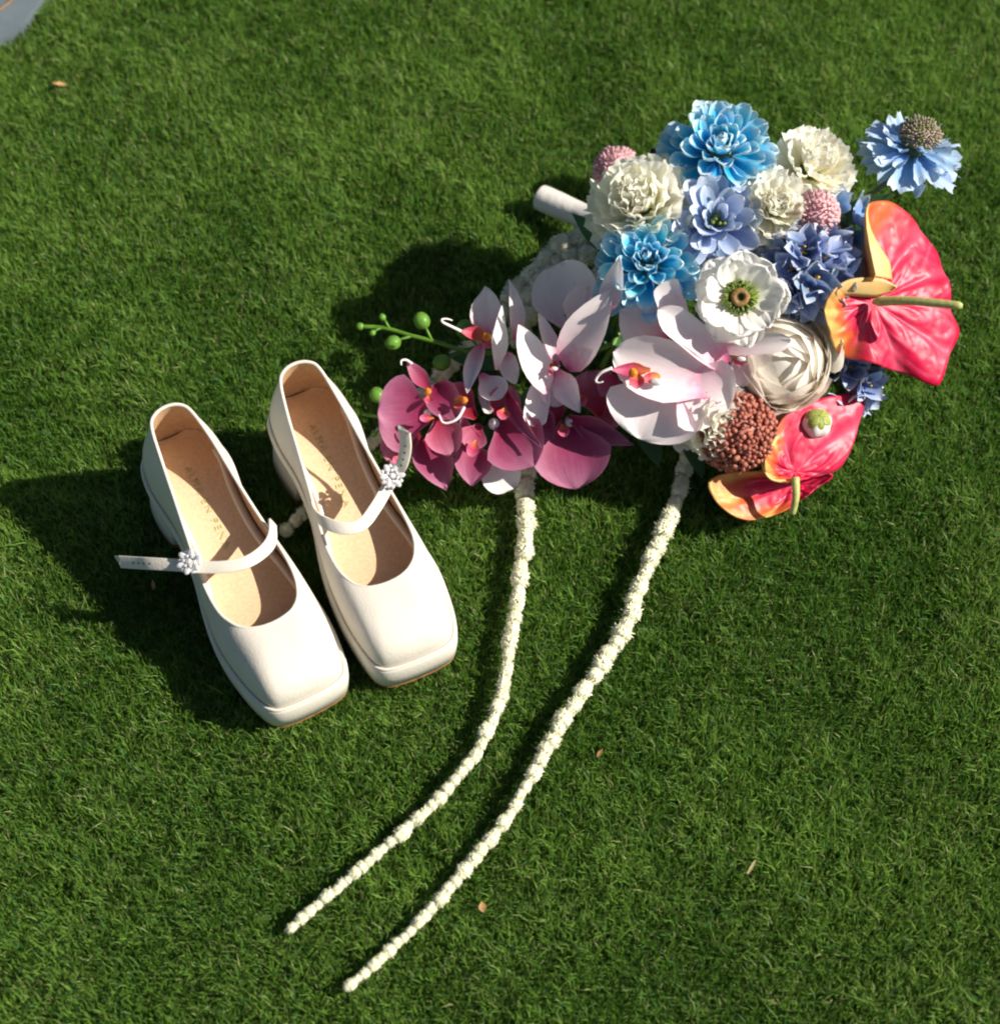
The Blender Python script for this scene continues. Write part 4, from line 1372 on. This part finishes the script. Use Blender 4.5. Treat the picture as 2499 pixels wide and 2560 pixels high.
def spathe_sheet(poly, att, p0, n, lobe_fn, height_fn, nr=28, nt_=180, veins=11):
    """fan of rings from the point of attachment to the outline, all lying round the plane p0, n; raised by veins and curl"""
    A2 = np.array(att, dtype=float)
    pl = catmull(poly, 260, True)
    angs = np.array([math.atan2(-(p[1] - A2[1]), p[0] - A2[0]) for p in pl])
    rad = np.array([math.hypot(p[0] - A2[0], p[1] - A2[1]) for p in pl])
    o = np.argsort(angs)
    angs, rad = angs[o], rad[o]
    th = np.linspace(-math.pi, math.pi, nt_, endpoint=False)
    rr = np.interp(th, np.concatenate([angs[-5:] - 2 * math.pi, angs, angs[:5] + 2 * math.pi]), np.concatenate([rad[-5:], rad, rad[:5]]))
    rr = (rr + np.roll(rr, 1) + np.roll(rr, -1)) / 3
    vs, tint, fs = [], [], []
    for k in range(nr + 1):
        q = (k / nr)
        q = max(q, 0.01)
        for i, t in enumerate(th):
            px, py = A2[0] + math.cos(t) * rr[i] * q, A2[1] - math.sin(t) * rr[i] * q
            p = on_plane(px, py, p0, n)
            vein = (0.5 + 0.5 * math.cos(veins * t + 1.5 * math.sin(2 * t) + 0.8 * q)) ** 6
            cross = (0.5 + 0.5 * math.cos(q * 15 + 2 * math.cos(veins * t))) ** 4
            hgt = height_fn(t, q) - 0.0026 * vein * smooth(0.1, 0.35, q) * (1 - 0.5 * q) + 0.0007 * cross * smooth(.2, .5, q)
            vs.append(p + n * hgt)
            lo = lobe_fn(t)
            y = lo * smooth(0.38, 0.96, q) * (1 + .25 * math.sin(17 * t + 9 * q))
            net = max(vein, 0.8 * (0.5 + 0.5 * math.cos(q * 19 + 3.0 * math.cos(veins * t) + 2 * math.sin(3 * t))) ** 10)
            c = RED * (1 - 0.55 * net) + PINK * 0.55 * net
            c = c * (1 - smooth(0, .5, y)) + ORG * smooth(0, .5, y)
            c = c * (1 - smooth(.45, 1, y)) + YEL * smooth(.45, 1, y)
            tint.append(c)
    for k in range(nr):
        for i in range(nt_):
            j = (i + 1) % nt_
            fs.append((k * nt_ + i, (k + 1) * nt_ + i, (k + 1) * nt_ + j, k * nt_ + j))
    return vs, fs, tint


def solid(o, t):
    m = o.modifiers.new('thickness', 'SOLIDIFY')
    m.thickness = t
    m.offset = 0


def strip(outer, inner, p0, n, hump, mat, name, parent, off=0.002):
    a = catmull([(p[0], p[1], 0) for p in outer], 20)
    b = catmull([(p[0], p[1], 0) for p in inner], 20)
    vs, fs = [], []
    for i in range(20):
        for k in range(6):
            f = k / 5
            px, py = a[i][0] * (1 - f) + b[i][0] * f, a[i][1] * (1 - f) + b[i][1] * f
            vs.append(on_plane(px, py, p0, n) + n * (off - .0075 * f + hump * math.sin(math.pi * (0.1 + 0.9 * f)) * math.sin(math.pi * (i + 2) / 23)))
    for i in range(19):
        for k in range(5):
            fs.append((i * 6 + k, i * 6 + k + 1, i * 6 + k + 7, i * 6 + k + 6))
    o = wobj(name, vs, fs, mat, parent)
    solid(o, .0007)
    return o


Z5 = lambda x, y: (1900 + .2889 * x, 480 + .2889 * y)
Z6 = lambda x, y: (1650 + .3151 * x, 900 + .3151 * y)


def lobeA(t):
    d = math.degrees(t)
    return max(math.exp(-((d - 115) / 34) ** 2), 1.15 * math.exp(-((abs(d) - 176) / 52) ** 2), 1.0 * math.exp(-((d + 142) / 34) ** 2))


def hgtA(t, q):
    d = math.degrees(t)
    up = math.exp(-((d - 105) / 30) ** 2) + math.exp(-((abs(d) - 172) / 36) ** 2)
    return 0.014 * up * q ** 3 - 0.010 * q * q * (1 - up) + 0.0035 * math.sin(4 * t + 1) * q * q + 0.004 * math.sin(7 * t) * q ** 4


polyA = [Z5(*p) for p in [(900, 765), (868, 600), (845, 450), (830, 250), (880, 130), (1090, 88), (1280, 170), (1450, 310), (1600, 470), (1615, 600), (1640, 750), (1660, 850), (1690, 990), (1790, 1160), (1770, 1250), (1690, 1400), (1640, 1550), (1600, 1655), (1540, 1665), (1440, 1600), (1330, 1550), (1200, 1520), (1050, 1490), (850, 1430), (650, 1310), (540, 1180), (492, 1030), (540, 900), (680, 795), (800, 768)]]
attA = Z5(965, 960)
nA = Vector((0.22, -0.42, 0.88)).normalized()
pA = P(attA[0], attA[1], .090)
vs, fs, ti = spathe_sheet(polyA, attA, pA, nA, lobeA, hgtA)
an1 = wobj('anthurium', vs, fs, M['spathe'], BQ, tint=ti)
solid(an1, .0009)
an1['label'] = 'big red anthurium with yellow edged lobes at the right'
strip([Z5(*p) for p in [(915, 760), (868, 600), (845, 450), (832, 260), (872, 140)]], [Z5(*p) for p in [(1108, 770), (1085, 620), (1000, 480), (920, 320), (882, 150)]], pA, nA, .002, M['rim_under'], 'rolled_margin', an1, .013)
strip([Z5(*p) for p in [(560, 880), (690, 792), (850, 768), (1000, 782), (1120, 850)]], [Z5(*p) for p in [(640, 900), (760, 905), (860, 915), (980, 915), (1118, 868)]], pA, nA, .002, M['rim_under'], 'rolled_margin', an1, .012)
b0 = P(Z5(980, 950)[0], Z5(980, 950)[1], .096)
b1 = P(Z5(1745, 985)[0], Z5(1745, 985)[1], .124)
sp = catmull([b0, b0 * .6 + b1 * .4 + Vector((0, 0, .003)), b1], 20)
tv, tf, _ = tube(sp, [(.0018 + .0018 * smooth(0, .12, i / 19)) * (1 - .22 * i / 19) * (0.55 if i == 19 else 1) for i in range(20)], 12)
wobj('spadix', tv, tf, M['spadix'], an1)
tv, tf, _ = tube(catmull([P(1800, 760, .055), P(2000, 790, .075), P(attA[0], attA[1], .087)], 12), .0028, 8)
wobj('flower_stem', tv, tf, M['stem'], an1)


def lobeB(t):
    d = math.degrees(t)
    return max(math.exp(-((abs(d) - 178) / 46) ** 2), .9 * math.exp(-((d + 110) / 50) ** 2), .8 * math.exp(-((d - 125) / 22) ** 2))


def hgtB(t, q):
    d = math.degrees(t)
    return 0.006 * q ** 3 * math.exp(-((abs(d) - 150) / 45) ** 2) - .008 * q * q * math.exp(-((d - 40) / 60) ** 2) + .002 * math.sin(5 * t) * q ** 3


polyB = [Z6(*p) for p in [(900, 605), (850, 700), (800, 800), (812, 890), (870, 948), (1000, 965), (1180, 945), (1340, 908), (1450, 850), (1560, 650), (1640, 420), (1655, 320), (1560, 270), (1300, 310), (1000, 440)]]
nB = Vector((0.25, -0.55, 0.80)).normalized()
pB = P(*Z6(1150, 720), .052)
vs, fs, ti = spathe_sheet(polyB, Z6(1062, 890), pB, nB, lobeB, hgtB, veins=7)


def lobeC(t):
    d = math.degrees(t)
    return max(math.exp(-((abs(d) - 175) / 40) ** 2), .85 * math.exp(-((d + 130) / 28) ** 2))


def hgtC(t, q):
    return 0.010 * q ** 3 * (0.4 + 0.6 * math.cos(t) ** 2) + .002 * math.sin(6 * t) * q ** 3


polyC = [Z6(*p) for p in [(348, 1010), (385, 940), (500, 905), (700, 890), (900, 880), (1120, 890), (1330, 920), (1200, 1030), (1090, 1120), (1000, 1180), (870, 1240), (700, 1275), (560, 1245), (430, 1150)]]
nC = Vector((0.15, -0.45, 0.88)).normalized()
pC = P(*Z6(850, 1060), .020)
vs2, fs2, ti2 = spathe_sheet(polyC, Z6(1040, 985), pC, nC, lobeC, hgtC, veins=7)
b = len(vs)
an2 = wobj('anthurium', list(vs) + list(vs2), fs + [tuple(b + i for i in f) for f in fs2], M['spathe'], BQ, tint=ti + ti2)
solid(an2, .0009)
an2['label'] = 'lower red anthurium folded over itself by the russet ball'
ed = catmull([on_plane(*Z6(*p), pB, nB) + nB * .004 for p in [(905, 605), (850, 700), (803, 800), (815, 890), (875, 948), (1000, 962)]], 24)
tv, tf, _ = tube(ed, [.0014 + .0006 * math.sin(i * .3) for i in range(24)], 8)
wobj('rolled_margin', tv, tf, M['rim_under'], an2)
b0 = P(*Z6(1068, 930), .050)
b1 = P(*Z6(1045, 1225), .030)
sp = catmull([b0, (b0 + b1) / 2 + Vector((.001, -.002, .003)), b1], 16)
tv, tf, _ = tube(sp, [.0031 - .0007 * i / 15 - (.0012 if i == 15 else 0) for i in range(16)], 12)
wobj('spadix', tv, tf, M['spadix'], an2)

# ------------------------------------------------------------------ amaranth strands
P = P0
def cluster_mesh(seed):
    r = np.random.default_rng(seed)
    v, f = ico(2)
    d = v.copy()
    off = r.uniform(0, 6, 3)
    lump = 0.10 * np.sin(d[:, 0] * 5 + off[0]) * np.cos(d[:, 1] * 4 + off[1]) + 0.07 * np.sin(d[:, 2] * 8 + off[2])
    vs = list(d * (0.86 + lump)[:, None])
    fs = list(f)
    n = 150
    k = np.arange(n) + .5
    th = np.arccos(1 - 2 * k / n)
    ph = np.pi * (1 + 5 ** .5) * k
    D = np.stack([np.cos(ph) * np.sin(th), np.sin(ph) * np.sin(th), np.cos(th)], 1) + r.normal(0, .08, (n, 3))
    for q in D:
        q = q / np.linalg.norm(q)
        T = np.array(frame((0, 0, 0), q + r.normal(0, .3, 3)).to_3x3())
        s = r.uniform(.08, .15)
        hh = r.uniform(.07, .20) * (2.0 if r.random() < .10 else 1)
        pr = np.array([(s * math.cos(a), s * math.sin(a), -.08) for a in (0, 2.1, 4.2)] + [(s * .35 * math.cos(a + 1), s * .35 * math.sin(a + 1), hh) for a in (0, 2.1, 4.2)])
        b = len(vs)
        vs += list(pr @ T.T + q * 0.88)
        fs += [(b, b + 1, b + 4, b + 3), (b + 1, b + 2, b + 5, b + 4), (b + 2, b, b + 3, b + 5), (b + 3, b + 4, b + 5)]
    return mesh('floret_cluster', vs, fs, M['amar'])


CL = [cluster_mesh(s) for s in range(6)]


def strand(label, pts, r0, r1, seed, gap=1.5):
    rnd = random.Random(seed)
    path = [Vector(p) for p in catmull([P(*p) for p in pts], 260)]
    tv, tf, _ = tube(path[::6] + [path[-1]], .0016, 6)
    st = wobj('amaranth_strand', tv, tf, M['amar'], BQ)
    st['label'] = label
    L = [0]
    for a, b in zip(path, path[1:]):
        L.append(L[-1] + (b - a).length)
    s = r0 * .4
    while s < L[-1]:
        f = s / L[-1]
        r = (r0 * (1 - f) + r1 * f) * rnd.uniform(.78, 1.18)
        i = min(len(path) - 2, int(np.searchsorted(L, s)))
        t = (path[min(i + 3, len(path) - 1)] - path[max(0, i - 3)]).normalized()
        el = rnd.uniform(1.0, 1.7)
        p = path[i] + Vector((rnd.uniform(-.14, .14), rnd.uniform(-.14, .14), rnd.uniform(-.05, .10))) * r
        F = frame(p, t) @ Matrix.Rotation(rnd.uniform(0, 6.28), 4, 'Z') @ Matrix.Diagonal((r * rnd.uniform(.9, 1.08), r * rnd.uniform(.9, 1.08), r * el, 1))
        link('floret_cluster', CL[rnd.randrange(6)], F, st)
        s += r * gap * (el / 1.2)
    return st


def low(pts, h0, h1):
    n = len(pts) - 1
    return [(p[0], p[1], h0 * (1 - i / n) + h1 * i / n) for i, p in enumerate(pts)]


strand('long cream amaranth strand ending nearer the shoes', [(1330, 1130, .014)] + low([(1318, 1195), (1312, 1260), (1312, 1330), (1300, 1420), (1290, 1510), (1275, 1600), (1262, 1700), (1235, 1790), (1190, 1880), (1130, 1960), (1060, 2030), (970, 2110), (880, 2190), (790, 2265), (720, 2328)], .009, .005), .0072, .0034, 1)
strand('long cream amaranth strand reaching lowest in the photo', [(1735, 1080, .03), (1722, 1125, .022)] + low([(1712, 1165), (1702, 1215), (1680, 1270), (1655, 1330), (1625, 1410), (1590, 1490), (1560, 1570), (1510, 1650), (1450, 1740), (1395, 1820), (1345, 1910), (1300, 1990), (1250, 2070), (1190, 2140), (1130, 2210), (1060, 2290), (990, 2360), (920, 2425), (862, 2472)], .010, .005), .0074, .0038, 2)
strand('shaded amaranth strand curving from the handle and passing under the shoe', [(1560, 560, .066), (1510, 578, .066), (1430, 606, .060), (1372, 640, .052), (1325, 695, .044), (1285, 735, .036), (1240, 790, .028), (1190, 850, .018), (1130, 905, .012), (1085, 955, .009), (1010, 1030, .008), (940, 1100, .007), (850, 1190, .007), (770, 1272, .007), (706, 1336, .006)], .0100, .0050, 3)
strand('second shaded amaranth strand beside the cerulean dahlia', [(1560, 655, .062), (1490, 640, .060), (1430, 640, .056), (1385, 655, .052), (1350, 700, .046), (1320, 760, .040), (1300, 830, .034)], .0090, .0085, 4)
strand('short amaranth strand behind the round orchid petal', [(1500, 690, .060), (1480, 740, .055), (1470, 800, .05)], .0085, .0080, 5)

# ------------------------------------------------------------------ small things on the lawn
def scrap(name, label, cat, px, py, ln, wd, ang, mat, shape='lance'):
    vs, fs, uv = petal_geo(ln, wd, shape, cup=.6, curl=.5, ruf=.06, seed=int(px), nu=4, nv=5)
    F = Matrix.Translation(P(px, py, .001)) @ Matrix.Rotation(R(ang), 4, 'Z') @ Matrix.Rotation(.15, 4, 'X')
    tag(link(name, mesh(name, vs, fs, mat, uv=uv), F), label, cat, 'dry scraps on the lawn')


scrap('dry_leaf', 'tan dry leaf scrap on the grass near the slab corner', 'leaf', 168, 212, .013, .005, 100, M['dry'])
scrap('twig', 'thin brown twig scrap beside the tan leaf scrap', 'twig', 190, 185, .010, .0012, 220, M['dry'], 'strap')
scrap('dry_leaf', 'orange tan three cornered scrap right of the trailing strand tips', 'leaf', 1208, 2280, .007, .006, 10, M['dry'])
scrap('dry_leaf', 'small reddish brown scrap between the two strands and the right edge', 'leaf', 1492, 1892, .007, .0035, -40, M['dry'])
scrap('straw', 'pale straw blade lying on the grass at the lower right', 'straw', 1868, 2185, .011, .0024, -35, M['straw'], 'strap')
scrap('dry_leaf', 'brown leaf scrap in the shadow left of the farther shoe', 'leaf', 385, 1475, .008, .0030, 10, M['dry'])

# slab whose corner enters the picture at the top left
sl = [P(*p, .006) for p in [(104, -8), (48, 60), (-2, 96), (-70, 130), (-420, 120), (-420, -260), (240, -260), (170, -80)]]
sm = catmull([(p.x, p.y, 0) for p in sl], 48, True)
vs = [(p[0], p[1], .004) for p in sm] + [(p[0], p[1], -.02) for p in sm]
top = offset_loop(sm, 0.0)
n = len(sm)
fs = [tuple(range(n - 1, -1, -1))] + [(i, (i + 1) % n, n + (i + 1) % n, n + i) for i in range(n)]
so = wobj('slab', vs, fs, M['slab'], smooth=False)
tag(so, 'blue grey slab corner at the top left of the lawn', 'slab')
tv, tf, _ = tube(catmull([P(34, -4, .0045), P(10, 16, .0045), P(-40, 34, .0045), P(-300, 60, .0045)], 16), .0022, 6)
wobj('edge_trim', tv, tf, M['brown_trim'], so)
